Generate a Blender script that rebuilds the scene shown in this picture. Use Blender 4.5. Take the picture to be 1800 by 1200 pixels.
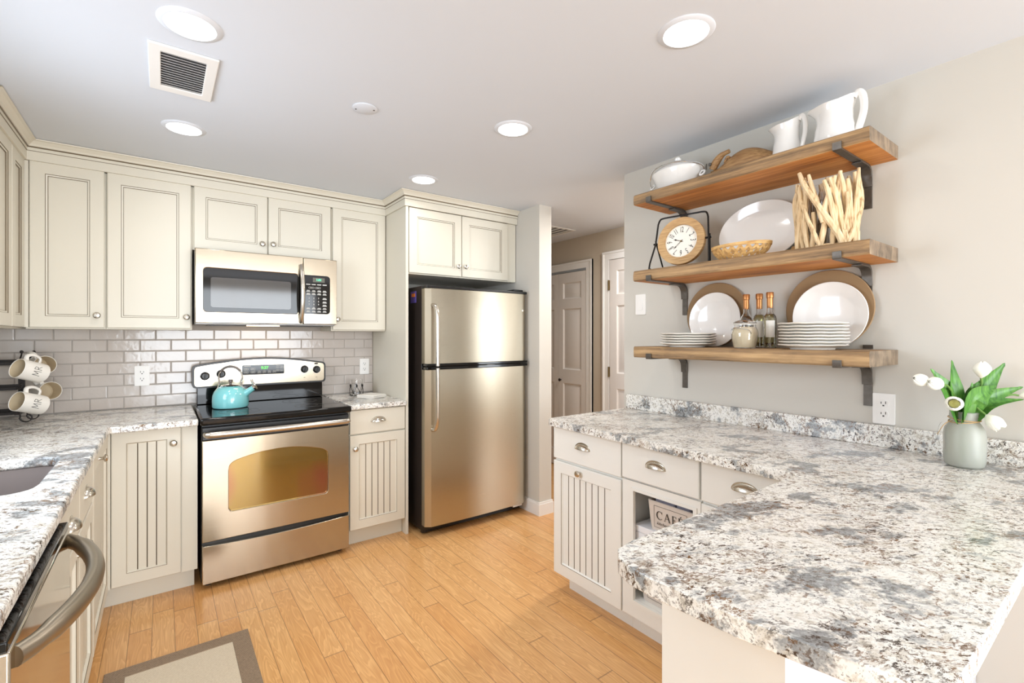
import bpy, bmesh, math, random
from mathutils import Vector, Matrix
random.seed(7)
for o in list(bpy.data.objects): bpy.data.objects.remove(o)
SC = bpy.context.scene
COL = SC.collection
PI = math.pi

# ------------------------------------------------------------------ camera, world, light, exposure
YAW = math.atan(615 / 833.6)
cd = bpy.data.cameras.new('camera'); cam = bpy.data.objects.new('camera', cd); COL.objects.link(cam)
cam.location = (0, 0, 1.345); cam.rotation_euler = (PI / 2, 0, -YAW)
cd.sensor_width = 36; cd.lens = 833.6 / 1800 * 36; cd.shift_y = -8.5 / 1800; cd.clip_start = 0.02
SC.camera = cam
SC.view_settings.view_transform = 'Standard'; SC.view_settings.look = 'None'
SC.view_settings.gamma = 1; SC.view_settings.use_curve_mapping = False
SC.view_settings.exposure = 0.28
W = bpy.data.worlds.new('world'); SC.world = W; W.use_nodes = True
W.node_tree.nodes['Background'].inputs[0].default_value = (0.80, 0.90, 1.0, 1)
W.node_tree.nodes['Background'].inputs[1].default_value = 1.5

def area(name, loc, rot, sx, sy, power, col, shape='RECTANGLE'):
    l = bpy.data.lights.new(name, 'AREA'); l.shape = shape; l.size = sx
    if shape == 'RECTANGLE': l.size_y = sy
    l.energy = power; l.color = col
    o = bpy.data.objects.new(name, l); COL.objects.link(o); o.location = loc; o.rotation_euler = rot
    return o
# daylight entering by the window above the sink, the patio door behind the camera and the dining room window
area('daylight_sink_window', (-0.90, 1.95, 1.62), (0, -math.radians(76), 0), 0.95, 1.0, 17, (0.78, 0.87, 1.0)).data.spread = math.radians(140)
area('daylight_patio_door', (1.0, -2.88, 1.15), (PI / 2, 0, 0), 2.6, 2.0, 138, (0.88, 0.94, 1.0))
area('daylight_dining_window', (4.55, -1.6, 1.35), (0, PI / 2, 0), 1.5, 1.6, 64, (0.88, 0.94, 1.0))
area('hall_fill_light', (2.85, 2.2, 2.30), (0, 0, 0), 0.25, 0.25, 17, (1.0, 0.96, 0.92), 'DISK')  # unseen fill lamp without a fixture, added to brighten the hallway

# ------------------------------------------------------------------ mesh helpers
class MB:
    def __init__(s): s.v = []; s.f = []; s.m = []
    def add(s, vs, fs, mi=0):
        n = len(s.v); s.v += [Vector(p) for p in vs]
        for f in fs: s.f.append([n + i for i in f]); s.m.append(mi)
        return s
    def box(s, x0, x1, y0, y1, z0, z1, mi=0):
        return s.add([(x0,y0,z0),(x1,y0,z0),(x1,y1,z0),(x0,y1,z0),(x0,y0,z1),(x1,y0,z1),(x1,y1,z1),(x0,y1,z1)],
              [(0,3,2,1),(4,5,6,7),(0,1,5,4),(1,2,6,5),(2,3,7,6),(3,0,4,7)], mi)
    def loft(s, rings, mi=0, cap0=True, cap1=True, closed=True):
        n = len(s.v); k = len(rings[0])
        for r in rings: s.v += [Vector(p) for p in r]
        for i in range(len(rings) - 1):
            for j in range(k if closed else k - 1):
                a = n + i * k + j; b = n + i * k + (j + 1) % k
                s.f.append([a, b, b + k, a + k]); s.m.append(mi)
        if cap0 and closed: s.f.append([n + j for j in range(k)][::-1]); s.m.append(mi)
        if cap1 and closed: s.f.append([n + (len(rings) - 1) * k + j for j in range(k)]); s.m.append(mi)
        return s
    def lathe(s, prof, segs=32, M=None, mi=0, cap0=True, cap1=True, sx=1, sy=1):
        rings = [[Vector((max(r, 1e-5) * sx * math.cos(2*PI*j/segs), max(r, 1e-5) * sy * math.sin(2*PI*j/segs), h)) for j in range(segs)] for r, h in prof]
        if M: rings = [[M @ p for p in r] for r in rings]
        return s.loft(rings, mi, cap0, cap1)
    def tube(s, pts, r, segs=10, mi=0, closed=False, flat=1.0):
        pts = [Vector(p) for p in pts]; n = len(pts); rings = []; up = None
        for i, p in enumerate(pts):
            a = pts[i - 1] if (i > 0 or closed) else p; b = pts[(i + 1) % n] if (i < n - 1 or closed) else p
            t = (b - a).normalized()
            if up is None:
                up = Vector((0,0,1)) if abs(t.z) < .9 else Vector((1,0,0))
            x = t.cross(up).normalized(); up = x.cross(t).normalized()
            rr = r[i] if isinstance(r, (list, tuple)) else r
            rings.append([p + x * math.cos(2*PI*j/segs) * rr + up * math.sin(2*PI*j/segs) * rr * flat for j in range(segs)])
        if closed: rings.append(rings[0]); return s.loft(rings, mi, False, False)
        return s.loft(rings, mi)
    def ball(s, c, r, segs=14, mi=0, sc=(1,1,1)):
        prof = [(math.sin(PI*i/8), -math.cos(PI*i/8)) for i in range(9)]
        M = Matrix.Translation(c) @ Matrix.Diagonal((r*sc[0], r*sc[1], r*sc[2], 1))
        return s.lathe(prof, segs, M, mi)
    def merge(s, o, M=None, fn=None, mi=None):
        n = len(s.v)
        s.v += [(Vector(fn(p)) if fn else (M @ p if M else p.copy())) for p in o.v]
        for f, m in zip(o.f, o.m): s.f.append([n + i for i in f]); s.m.append(m if mi is None else mi)
        return s

def smooth_path(pts, n=6, closed=False):
    P = [Vector(p) for p in pts]; out = []; k = len(P)
    rng = range(k if closed else k - 1)
    for i in rng:
        p0 = P[i-1] if (i > 0 or closed) else P[i]; p1 = P[i]; p2 = P[(i+1) % k]; p3 = P[(i+2) % k] if (i + 2 < k or closed) else p2
        for j in range(n):
            t = j / n
            out.append(0.5 * ((2*p1) + (p2-p0)*t + (2*p0-5*p1+4*p2-p3)*t*t + (3*p1-p0-3*p2+p3)*t**3))
    if not closed: out.append(P[-1])
    return out

def from_curve(cu, weld=True):
    o = bpy.data.objects.new('tmp', cu)
    me = bpy.data.meshes.new_from_object(o)
    bm = bmesh.new(); bm.from_mesh(me)
    if weld: bmesh.ops.remove_doubles(bm, verts=bm.verts, dist=1e-5)
    m = MB(); bm.verts.index_update()
    m.v = [v.co.copy() for v in bm.verts]; m.f = [[v.index for v in f.verts] for f in bm.faces]; m.m = [0] * len(m.f)
    bm.free(); bpy.data.objects.remove(o); bpy.data.meshes.remove(me); bpy.data.curves.remove(cu)
    return m
def plate(outer, holes=(), t=.01):          # flat plate in (u,v), w from 0 to t
    cu = bpy.data.curves.new('tmp', 'CURVE'); cu.dimensions = '2D'; cu.fill_mode = 'BOTH'; cu.extrude = t / 2
    for loop in [outer] + list(holes):
        sp = cu.splines.new('POLY'); sp.points.add(len(loop) - 1)
        for p, q in zip(sp.points, loop): p.co = (q[0], q[1], 0, 1)
        sp.use_cyclic_u = True
    m = from_curve(cu)
    for v in m.v: v.z += t / 2
    return m
def text(body, size, t=.0006, shear=0, bold=0, spacing=1):
    cu = bpy.data.curves.new('tmp', 'FONT'); cu.body = body; cu.size = size; cu.align_x = 'CENTER'; cu.align_y = 'CENTER'
    cu.extrude = t / 2; cu.shear = shear; cu.offset = bold; cu.resolution_u = 3; cu.space_character = spacing
    m = from_curve(cu)
    for v in m.v: v.z += t / 2
    return m
def rrect(x0, x1, y0, y1, r, n=5):
    out = []
    for cx, cy, a in ((x1-r, y1-r, 0), (x0+r, y1-r, 90), (x0+r, y0+r, 180), (x1-r, y0+r, 270)):
        for i in range(n + 1):
            q = math.radians(a + 90*i/n); out.append((cx + r*math.cos(q), cy + r*math.sin(q)))
    return out

# frames: (u, v, w) -> world; w grows out of the face
def FS(y): return lambda p: (p[0], y - p[2], p[1])       # face looks to -Y
def FE(x): return lambda p: (x + p[2], p[0], p[1])       # face looks to +X  (u = y)
def FW(x): return lambda p: (x - p[2], p[0], p[1])       # face looks to -X  (u = y)

def root(name, label, cat, loc, group=None, rot=None):
    o = bpy.data.objects.new(name, None); COL.objects.link(o); o.location = loc; o.empty_display_size = .05
    if rot: o.rotation_euler = rot
    o['label'] = label; o['category'] = cat
    if group: o['group'] = group
    return o
def obj(name, mb, mats, parent=None, bevel=0, segs=2, sharp=32, local=False, org=None, label=None, subsurf=0):
    """one mesh object; mesh coordinates are world unless local (then relative to the root)"""
    off = Vector((0,0,0))
    if parent is not None and not local:
        r = parent
        while r.parent: r = r.parent
        off = Vector(r.location)
    elif org is not None: off = Vector(org)
    me = bpy.data.meshes.new(name)
    me.from_pydata([tuple(v - off) for v in mb.v], [], mb.f)
    for m in (mats if isinstance(mats, (list, tuple)) else [mats]): me.materials.append(m)
    me.polygons.foreach_set('material_index', mb.m)
    bm = bmesh.new(); bm.from_mesh(me); bmesh.ops.recalc_face_normals(bm, faces=bm.faces); bm.to_mesh(me); bm.free()
    me.polygons.foreach_set('use_smooth', [True] * len(me.polygons))
    me.set_sharp_from_angle(angle=math.radians(sharp))
    me.update()
    o = bpy.data.objects.new(name, me); COL.objects.link(o)
    if parent is not None: o.parent = parent
    elif org is not None: o.location = org
    if bevel:
        b = o.modifiers.new('bevel', 'BEVEL'); b.width = bevel; b.segments = segs; b.limit_method = 'ANGLE'; b.angle_limit = math.radians(40)
    if subsurf:
        b = o.modifiers.new('sub', 'SUBSURF'); b.levels = subsurf; b.render_levels = subsurf
    if label: o['label'] = label
    return o
def tag(o, label, cat, group=None):
    o['label'] = label; o['category'] = cat
    if group: o['group'] = group
    return o
def struct(name, mb, mats, **k):
    o = obj(name, mb, mats, **k); o['kind'] = 'structure'; return o
def dup(r, loc, label, group=None, rot=None):
    c = r.copy(); COL.objects.link(c); c.location = loc; c['label'] = label
    if group: c['group'] = group
    if rot: c.rotation_euler = rot
    for ch in list(r.children):
        d = ch.copy(); COL.objects.link(d); d.parent = c
        for g in list(ch.children):
            e = g.copy(); COL.objects.link(e); e.parent = d
    return c
def B(*a): return MB().box(*a)

# ------------------------------------------------------------------ materials
def srgb(r, g, b):
    f = lambda c: (c/255/12.92) if c/255 <= .04045 else ((c/255 + .055)/1.055)**2.4
    return (f(r), f(g), f(b), 1)
class NT:
    def __init__(s, name):
        s.m = bpy.data.materials.new(name); s.m.use_nodes = True; s.t = s.m.node_tree
        s.b = s.t.nodes['Principled BSDF']
    def n(s, kind, **k):
        x = s.t.nodes.new(kind)
        for a, b in k.items():
            if a.startswith('i_'):
                key = a[2:]; key = int(key) if key.isdigit() else key.replace('_', ' ')
                if isinstance(b, bpy.types.NodeSocket): s.t.links.new(b, x.inputs[key])
                else: x.inputs[key].default_value = b
            else: setattr(x, a, b)
        return x
    def link(s, a, b): s.t.links.new(a, b)
    def math(s, op, a, b=None, c=None):
        x = s.t.nodes.new('ShaderNodeMath'); x.operation = op
        for i, q in enumerate((a, b, c)):
            if q is None: continue
            if isinstance(q, bpy.types.NodeSocket): s.t.links.new(q, x.inputs[i])
            else: x.inputs[i].default_value = q
        return x.outputs[0]
    def mix(s, f, a, b, mode='MIX'):
        x = s.t.nodes.new('ShaderNodeMix'); x.data_type = 'RGBA'; x.blend_type = mode
        for k, q in ((0, f), (6, a), (7, b)):
            if isinstance(q, bpy.types.NodeSocket): s.t.links.new(q, x.inputs[k])
            else: x.inputs[k].default_value = q
        return x.outputs[2]
    def ramp(s, f, stops):
        x = s.t.nodes.new('ShaderNodeValToRGB'); e = x.color_ramp.elements
        while len(e) < len(stops): e.new(0.5)
        for el, (p, c) in zip(e, stops):
            el.position = p; el.color = c if isinstance(c, tuple) else (c, c, c, 1)
        s.t.links.new(f, x.inputs[0]); return x.outputs[0]
    def pos(s, scale=(1,1,1), rot=(0,0,0)):
        g = s.t.nodes.new('ShaderNodeNewGeometry')
        return s.n('ShaderNodeMapping', i_Vector=g.outputs['Position'], i_Scale=scale, i_Rotation=rot).outputs[0]
    def loc(s, scale=(1,1,1)):
        g = s.t.nodes.new('ShaderNodeTexCoord')
        return s.n('ShaderNodeMapping', i_Vector=g.outputs['Object'], i_Scale=scale).outputs[0]
    def noise(s, vec, scale, detail=3, rough=.5, dist=0):
        return s.n('ShaderNodeTexNoise', i_Vector=vec, i_Scale=scale, i_Detail=detail, i_Roughness=rough, i_Distortion=dist).outputs[0]
    def bump(s, h, strength=.2, dist=.01):
        x = s.n('ShaderNodeBump', i_Height=h, i_Strength=strength, i_Distance=dist); s.link(x.outputs[0], s.b.inputs['Normal'])
    def set(s, **k):
        for a, b in k.items():
            key = a.replace('_', ' ')
            if isinstance(b, bpy.types.NodeSocket): s.link(b, s.b.inputs[key])
            else: s.b.inputs[key].default_value = b
        return s
def simple(name, col, rough=.5, metal=0, var=.03, scale=20, bump=0, **k):
    """procedural plain material: slight tone noise over the base colour"""
    t = NT(name); c = col
    nz = t.noise(t.pos(), scale, 2)
    dark = tuple(x * (1 - var) for x in c[:3]) + (1,); lite = tuple(min(1, x * (1 + var)) for x in c[:3]) + (1,)
    t.set(Base_Color=t.mix(nz, dark, lite), Roughness=rough, Metallic=metal, **k)
    if bump: t.bump(t.noise(t.pos(), scale * 6, 2), bump, .002)
    return t.m
PAINT = simple('cabinet_paint', srgb(218, 212, 196), .38, var=.015, scale=6)
PAINT_R = simple('cabinet_paint_pale', srgb(235, 233, 226), .38, var=.015, scale=6)
GLAZE = simple('glaze_line', srgb(112, 98, 76), .5)
WALL = simple('wall_paint', srgb(203, 199, 190), .75, var=.012, scale=3, bump=.03)
HALLW = simple('hall_paint', srgb(196, 183, 165), .75, var=.012, scale=3, bump=.03)
CEIL = simple('ceiling_paint', srgb(212, 217, 224), .8, var=.012, scale=2, bump=.05)
TRIM = simple('trim_white', srgb(236, 234, 230), .4, var=.01)
DOORW = simple('door_white', srgb(222, 216, 210), .45, var=.01)
BLACK = simple('black_plastic', srgb(22, 21, 21), .35, var=.1)
BLACKG = simple('black_glass', srgb(14, 12, 11), .06, var=.1, Specular_IOR_Level=.4)
DARKGL = simple('dark_window', srgb(72, 69, 66), .07, var=.05, Specular_IOR_Level=.6)
IRON = simple('black_iron', srgb(96, 90, 83), .40, .6, var=.3, scale=60, bump=.1)
WIRE = simple('black_wire', srgb(30, 28, 27), .4, .6, var=.1)
NICKEL = simple('brushed_nickel', srgb(205, 198, 186), .24, 1.0, var=.05)
CHROME = simple('chrome', srgb(222, 222, 222), .1, 1.0, var=.02)
PORC = simple('white_porcelain', srgb(240, 238, 234), .12, var=.01, Coat_Weight=.4)
PORC2 = simple('white_stoneware', srgb(236, 231, 222), .3, var=.012)
MUGIN = simple('mug_inside', srgb(214, 196, 164), .35, var=.02)
INK = simple('black_ink', srgb(38, 36, 34), .6)
WHITEP = simple('white_plastic', srgb(240, 238, 234), .3, var=.01)
SLOT = simple('slot_dark', srgb(50, 48, 46), .5)
TEAL = simple('teal_enamel', srgb(130, 203, 205), .14, var=.02, Coat_Weight=.6)
LINEN = simple('white_cloth', srgb(244, 240, 232), .9, var=.03, scale=60, bump=.3)
CLOTHG = simple('lilac_grey_cloth', srgb(150, 146, 158), .95, var=.08, scale=50, bump=.3)
FABRIC = simple('basket_canvas', srgb(214, 203, 192), .9, var=.05, scale=90, bump=.3)
BRASS = simple('antique_brass', srgb(120, 100, 66), .4, .9)
LEAF = NT('tulip_leaf')
nz = LEAF.noise(LEAF.loc((40, 40, 4)), 3, 3); LEAF.set(Base_Color=LEAF.ramp(nz, [(.3, srgb(44, 96, 32)), (.7, srgb(94, 148, 58))]), Roughness=.42); LEAF = LEAF.m
STEM = simple('tulip_stem', srgb(96, 134, 58), .5, var=.1)
PETAL = simple('tulip_petal', srgb(246, 244, 232), .5, var=.02, Subsurface_Weight=.15)
PETAL.node_tree.nodes['Principled BSDF'].inputs['Subsurface Radius'].default_value = (.01, .01, .01)
TULIPIN = simple('tulip_heart', srgb(226, 222, 140), .6, var=.08)
TWINE = simple('jute_twine', srgb(196, 164, 118), .9, var=.15, scale=300, bump=.4)
SINKM = simple('sink_composite', srgb(138, 128, 124), .35, var=.02)
SINKM2 = SINKM
CUTB = NT('carved_wood'); nz = CUTB.noise(CUTB.pos((60, 6, 60)), 2, 4); CUTB.set(Base_Color=CUTB.ramp(nz, [(.3, srgb(140, 100, 62)), (.7, srgb(190, 150, 100))]), Roughness=.6); CUTB = CUTB.m
DRIFT = NT('driftwood'); nz = DRIFT.noise(DRIFT.pos((50, 50, 9)), 2, 5); DRIFT.set(Base_Color=DRIFT.ramp(nz, [(.28, srgb(160, 128, 92)), (.45, srgb(216, 188, 146)), (.75, srgb(234, 214, 178))]), Roughness=.75); DRIFT.bump(nz, .4, .004); DRIFT = DRIFT.m
CLOCKW = NT('clock_wood'); nz = CLOCKW.noise(CLOCKW.pos((8, 8, 70)), 2, 4); CLOCKW.set(Base_Color=CLOCKW.ramp(nz, [(.3, srgb(168, 130, 84)), (.7, srgb(204, 168, 118))]), Roughness=.6); CLOCKW = CLOCKW.m
WOVEN = NT('woven_charger'); w1 = WOVEN.n('ShaderNodeTexWave', i_Vector=WOVEN.pos((0, 1, 1)), i_Scale=90.0, i_Distortion=1.0).outputs[1]; w2 = WOVEN.n('ShaderNodeTexWave', i_Vector=WOVEN.pos((0, -1, 1)), i_Scale=90.0, i_Distortion=1.0).outputs[1]
w3 = WOVEN.math('MULTIPLY', w1, w2); WOVEN.set(Base_Color=WOVEN.ramp(w3, [(0, srgb(150, 122, 88)), (.45, srgb(214, 188, 150))]), Roughness=.8); WOVEN.bump(w3, .3, .002); WOVEN = WOVEN.m
BASKW = NT('basket_splint'); nz = BASKW.noise(BASKW.pos((14, 14, 60)), 2, 3); BASKW.set(Base_Color=BASKW.ramp(nz, [(.3, srgb(176, 132, 74)), (.7, srgb(222, 184, 122))]), Roughness=.6); BASKW = BASKW.m

def steel(name, col, axis, rough=.2):
    t = NT(name); sc = {'x': (3, 700, 700), 'z': (700, 700, 3)}[axis]
    nz = t.noise(t.pos(sc), 1, 3); big = t.noise(t.pos((3.0, 3.0, .6)), 1.5, 2)
    t.set(Base_Color=t.mix(nz, tuple(c*.93 for c in col[:3]) + (1,), col), Metallic=1.0,
          Roughness=t.math('MULTIPLY_ADD', nz, .12, rough - .06))
    s = t.math('MULTIPLY_ADD', nz, .015, big)
    t.bump(s, .22, .006); return t.m
STEEL = steel('stainless_steel', srgb(186, 174, 154), 'x')
STEELD = steel('stainless_dishwasher', srgb(206, 198, 184), 'x', .08)
STEELH = simple('satin_steel_bar', srgb(205, 198, 188), .26, 1.0, var=.03)
STEELD2 = simple('satin_dark_bar', srgb(160, 150, 134), .36, 1.0, var=.03)
OVENGL = NT('oven_glass'); nz = OVENGL.noise(OVENGL.pos((2.2, 2.2, 1.2)), 2, 1)
OVENGL.set(Base_Color=OVENGL.ramp(nz, [(.3, srgb(140, 112, 52)), (.52, srgb(146, 118, 60)), (.7, srgb(150, 92, 70))]), Roughness=.12, Metallic=.75, Coat_Weight=.6); OVENGL = OVENGL.m

def glass(name, col=(1, 1, 1, 1), rough=0.0, ior=1.45, alpha=None):
    t = NT(name); nz = t.noise(t.pos(), 8, 2)
    t.set(Base_Color=t.mix(nz, tuple(c * .97 for c in col[:3]) + (1,), col), Roughness=rough, IOR=ior, Transmission_Weight=1.0)
    return t.m
GLASS = glass('clear_glass'); FROST = glass('frosted_glass', srgb(228, 230, 220), .42)
FROST.node_tree.nodes['Principled BSDF'].inputs['Transmission Weight'].default_value = .68
OIL = glass('olive_oil', srgb(242, 236, 170), .02, 1.4); OILC = glass('vinegar', srgb(206, 190, 170), .02, 1.36)
COPPER = simple('copper_foil', srgb(186, 128, 78), .34, .75, var=.12, scale=60)
PAPER = simple('paper_label', srgb(232, 230, 222), .7, var=.03)
CREAM = simple('cream_filling', srgb(238, 222, 188), .55, var=.04, scale=30)
HERB = simple('herbs', srgb(120, 84, 36), .8, var=.4, scale=200)
PURPLE = simple('purple_sticker', srgb(92, 78, 150), .5); ORANGE = simple('orange_sticker', srgb(232, 130, 50), .5)

def emit(name, col, strength):
    t = NT(name); nz = t.noise(t.pos(), 5, 1)
    t.set(Base_Color=t.mix(nz, col, col), Emission_Color=col, Emission_Strength=strength); return t.m
LENS = emit('lamp_lens', (1.0, .97, .92, 1), 9.0)
GREEN = emit('green_digits', srgb(90, 220, 90), 1.2)
GREEN2 = emit('teal_digits', srgb(90, 220, 170), .9)
WARMSTRIP = emit('hob_lamp_lens', (1.0, .80, .55, 1), 3.0)

# granite
def granite():
    t = NT('granite'); P = t.pos((1, 1, 1), (0, 0, .5))
    warp = t.n('ShaderNodeTexNoise', i_Vector=P, i_Scale=6.0, i_Detail=4.0).outputs[1]
    Pw = t.n('ShaderNodeVectorMath', operation='MULTIPLY_ADD', i_0=warp, i_1=(.07, .07, .07), i_2=P).outputs[0]
    st = t.n('ShaderNodeMapping', i_Vector=Pw, i_Scale=(1.0, 1.55, 1.3)).outputs[0]
    base = t.ramp(t.noise(st, 30, 6, .72), [(.30, srgb(158, 152, 142)), (.40, srgb(212, 206, 194)), (.50, srgb(242, 240, 234)), (.68, srgb(238, 235, 228)), (.80, srgb(196, 184, 160))])
    g = t.ramp(t.noise(st, 5.2, 6, .64), [(.545, 0.0), (.585, 1.0)])
    gt = t.ramp(t.noise(st, 50, 6, .75), [(.34, srgb(62, 67, 72)), (.50, srgb(122, 128, 132)), (.70, srgb(196, 200, 200))])
    c = t.mix(t.math('MULTIPLY', g, .80), base, gt)
    g2 = t.ramp(t.noise(st, 15, 6, .7), [(.56, 0.0), (.64, 1.0)])
    c = t.mix(t.math('MULTIPLY', g2, .65), c, gt)
    cl = t.ramp(t.noise(Pw, 6.5, 4, .6), [(.38, 0.12), (.58, 1.0)])
    fl = t.ramp(t.noise(st, 66, 5, .7), [(.555, 0.0), (.585, 1.0)])
    c = t.mix(t.math('MULTIPLY', fl, cl), c, t.ramp(t.noise(P, 26, 2), [(.40, srgb(44, 32, 24)), (.64, srgb(120, 86, 52))]))
    fl2 = t.ramp(t.noise(st, 150, 4, .62), [(.575, 0.0), (.62, 1.0)])
    c = t.mix(t.math('MULTIPLY', fl2, .6), c, srgb(66, 56, 48))
    tv = t.noise(st, 15, 7, .68)
    tm = t.math('MULTIPLY', t.ramp(t.math('ABSOLUTE', t.math('SUBTRACT', tv, .5)), [(.0, 1.0), (.012, .8), (.022, 0.0)]), t.ramp(t.noise(Pw, 7, 3), [(.47, 0.0), (.56, 1.0)]))
    c = t.mix(t.math('MULTIPLY', tm, t.ramp(t.noise(P, 48, 3), [(.42, 0.0), (.52, 1.0)])), c, t.ramp(t.noise(P, 12, 2), [(.42, srgb(50, 34, 24)), (.6, srgb(126, 92, 56))]))
    vd = t.n('ShaderNodeTexNoise', i_Vector=P, i_Scale=4.0, i_Detail=6.0, i_Roughness=.6).outputs[0]
    vm = t.math('MULTIPLY', t.ramp(t.math('ABSOLUTE', t.math('SUBTRACT', vd, .5)), [(.0, .9), (.010, 0.0)]), t.ramp(t.noise(P, 9, 2), [(.44, 0.0), (.56, 1.0)]))
    c = t.mix(vm, c, srgb(112, 80, 50))
    t.set(Base_Color=c, Roughness=.19); return t.m
GRANITE = granite()

def oak_floor():
    t = NT('oak_floor'); g = t.t.nodes.new('ShaderNodeNewGeometry')
    xyz = t.n('ShaderNodeSeparateXYZ', i_0=g.outputs['Position']); X, Y = xyz.outputs[0], xyz.outputs[1]
    xs = t.math('DIVIDE', t.math('ADD', X, .057 + 8.3), .0832); ix = t.math('FLOOR', xs); fx = t.math('FRACT', xs)
    r1 = t.n('ShaderNodeTexWhiteNoise', noise_dimensions='1D', i_W=ix).outputs[0]
    ys = t.math('ADD', t.math('DIVIDE', Y, 1.15), t.math('MULTIPLY', r1, 7.3)); iy = t.math('FLOOR', ys); fy = t.math('FRACT', ys)
    pid = t.math('ADD', t.math('MULTIPLY', ix, 3.17), t.math('MULTIPLY', iy, 1.73))
    r2 = t.n('ShaderNodeTexWhiteNoise', noise_dimensions='1D', i_W=pid).outputs[0]
    sh = t.n('ShaderNodeCombineXYZ', i_0=t.math('MULTIPLY', r2, 9.0), i_1=t.math('MULTIPLY', r2, 23.0), i_2=r2).outputs[0]
    vec = t.n('ShaderNodeVectorMath', operation='ADD', i_0=g.outputs['Position'], i_1=sh).outputs[0]
    ring = t.n('ShaderNodeMapping', i_Vector=vec, i_Scale=(11, 1.3, 1)).outputs[0]
    n1 = t.noise(ring, 1.6, 2, .5, .4)
    rings = t.math('FRACT', t.math('MULTIPLY', n1, 14.0))
    rl = t.ramp(rings, [(0, .0), (.12, 1.0), (.6, .75), (1, .0)])
    fine = t.noise(t.n('ShaderNodeMapping', i_Vector=vec, i_Scale=(160, 6, 1)).outputs[0], 1.0, 3, .6)
    tone = t.ramp(r2, [(0, srgb(224, 170, 108)), (.3, srgb(232, 182, 120)), (.65, srgb(237, 190, 129)), (1, srgb(228, 174, 112))])
    c = t.mix(t.math('MULTIPLY', rl, .40), tone, srgb(184, 118, 62))
    c = t.mix(t.math('MULTIPLY', t.ramp(fine, [(.45, 0.0), (.75, 1.0)]), .35), c, srgb(186, 124, 68))
    e = t.math('MINIMUM', fx, t.math('SUBTRACT', 1.0, fx)); ey = t.math('MINIMUM', fy, t.math('SUBTRACT', 1.0, fy))
    gx = t.ramp(e, [(0.008, 1.0), (.022, 0.0)]); gy = t.ramp(ey, [(.0012, 1.0), (.003, 0.0)])
    gap = t.math('MAXIMUM', gx, gy)
    c = t.mix(t.math('MULTIPLY', gap, .62), c, srgb(92, 56, 28))
    t.set(Base_Color=c, Roughness=t.math('MULTIPLY_ADD', fine, .12, .24), Coat_Weight=.15, Coat_Roughness=.12)
    t.bump(t.math('SUBTRACT', t.math('MULTIPLY', fine, .1), gap), .25, .002); return t.m
OAK = oak_floor()

def tile_mat():
    t = NT('glazed_tile'); nz = t.noise(t.pos(), 26, 2, .5, .6); n2 = t.noise(t.pos(), 5, 2)
    t.set(Base_Color=t.mix(n2, srgb(186, 176, 168), srgb(202, 194, 186)), Roughness=.13, Coat_Weight=.2)
    t.bump(nz, .2, .005); return t.m
TILE = tile_mat(); GROUT = simple('grout', srgb(176, 168, 160), .9, bump=.2)

def shelf_wood(name, a, b, c, scale, along):
    t = NT(name); sc = (60, 2.2, 60) if along else (30, 30, 14)
    nz = t.noise(t.pos(sc), scale, 5, .6, .3); n2 = t.noise(t.pos((3, 1.2, 9)), 3, 3)
    f = t.math('ADD', t.math('MULTIPLY', nz, .7), t.math('MULTIPLY', n2, .3))
    t.set(Base_Color=t.ramp(f, [(.34, a), (.5, b), (.66, c)]), Roughness=.62); t.bump(nz, .3, .003); return t.m
SHWEATH = shelf_wood('weathered_plank_edge', srgb(98, 78, 57), srgb(152, 121, 84), srgb(190, 156, 111), 1.0, True)
SHEND = shelf_wood('weathered_plank_end', srgb(96, 84, 70), srgb(132, 114, 94), srgb(158, 138, 114), 1.0, False)
SHRAW = shelf_wood('stained_plank_underside', srgb(146, 86, 34), srgb(188, 122, 56), srgb(212, 148, 80), 1.0, True)

def rug_mat(name, a, b):
    t = NT(name); w = t.n('ShaderNodeTexWave', i_Vector=t.pos(), i_Scale=55.0, i_Distortion=2.0, i_Detail=2.0, bands_direction='Y').outputs[1]
    nz = t.noise(t.pos(), 160, 2); f = t.math('MULTIPLY_ADD', nz, .5, t.math('MULTIPLY', w, .5))
    t.set(Base_Color=t.ramp(f, [(.3, a), (.7, b)]), Roughness=.95); t.bump(f, .6, .004); return t.m
RUGB = rug_mat('rug_border', srgb(116, 98, 80), srgb(172, 150, 126)); RUGC = rug_mat('rug_field', srgb(200, 184, 160), srgb(236, 224, 202))

# ------------------------------------------------------------------ the setting
CZ = 2.338; YB = 3.66; XR = 2.285; XL = -.86
struct('floor', B(-1.2, 6.0, -3.2, 5.2, -.08, 0), OAK)
struct('ceiling', B(-1.2, 6.0, -3.2, 5.2, CZ, CZ + .1), CEIL)
struct('wall_back', B(XL - .1, 2.40, YB, YB + .12, 0, CZ), WALL)
m = MB(); m.box(XL - .1, XL, -3.0, 1.45, 0, CZ); m.box(XL - .1, XL, 2.45, YB, 0, CZ); m.box(XL - .1, XL, 1.45, 2.45, 0, 1.12); m.box(XL - .1, XL, 1.45, 2.45, 2.12, CZ)
struct('wall_left', m, WALL)
struct('wall_right', B(XR, XR + .115, -.55, 1.935, 0, CZ), WALL)
struct('wall_stub', B(2.28, 2.40, 2.745, YB, 0, CZ), WALL)
m = MB(); m.box(XL - .1, -.35, -3.05, -2.92, 0, CZ); m.box(2.35, 5.0, -3.05, -2.92, 0, CZ); m.box(-.35, 2.35, -3.05, -2.92, 2.18, CZ)
struct('wall_rear', m, WALL)
m = MB(); m.box(4.7, 4.82, -3.0, -2.4, 0, CZ); m.box(4.7, 4.82, -.8, 1.2, 0, CZ); m.box(4.7, 4.82, -2.4, -.8, 0, .55); m.box(4.7, 4.82, -2.4, -.8, 2.1, CZ); m.box(3.34, 4.82, 1.2, 1.32, 0, CZ)
struct('wall_dining', m, WALL)
XH = 3.345
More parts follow.
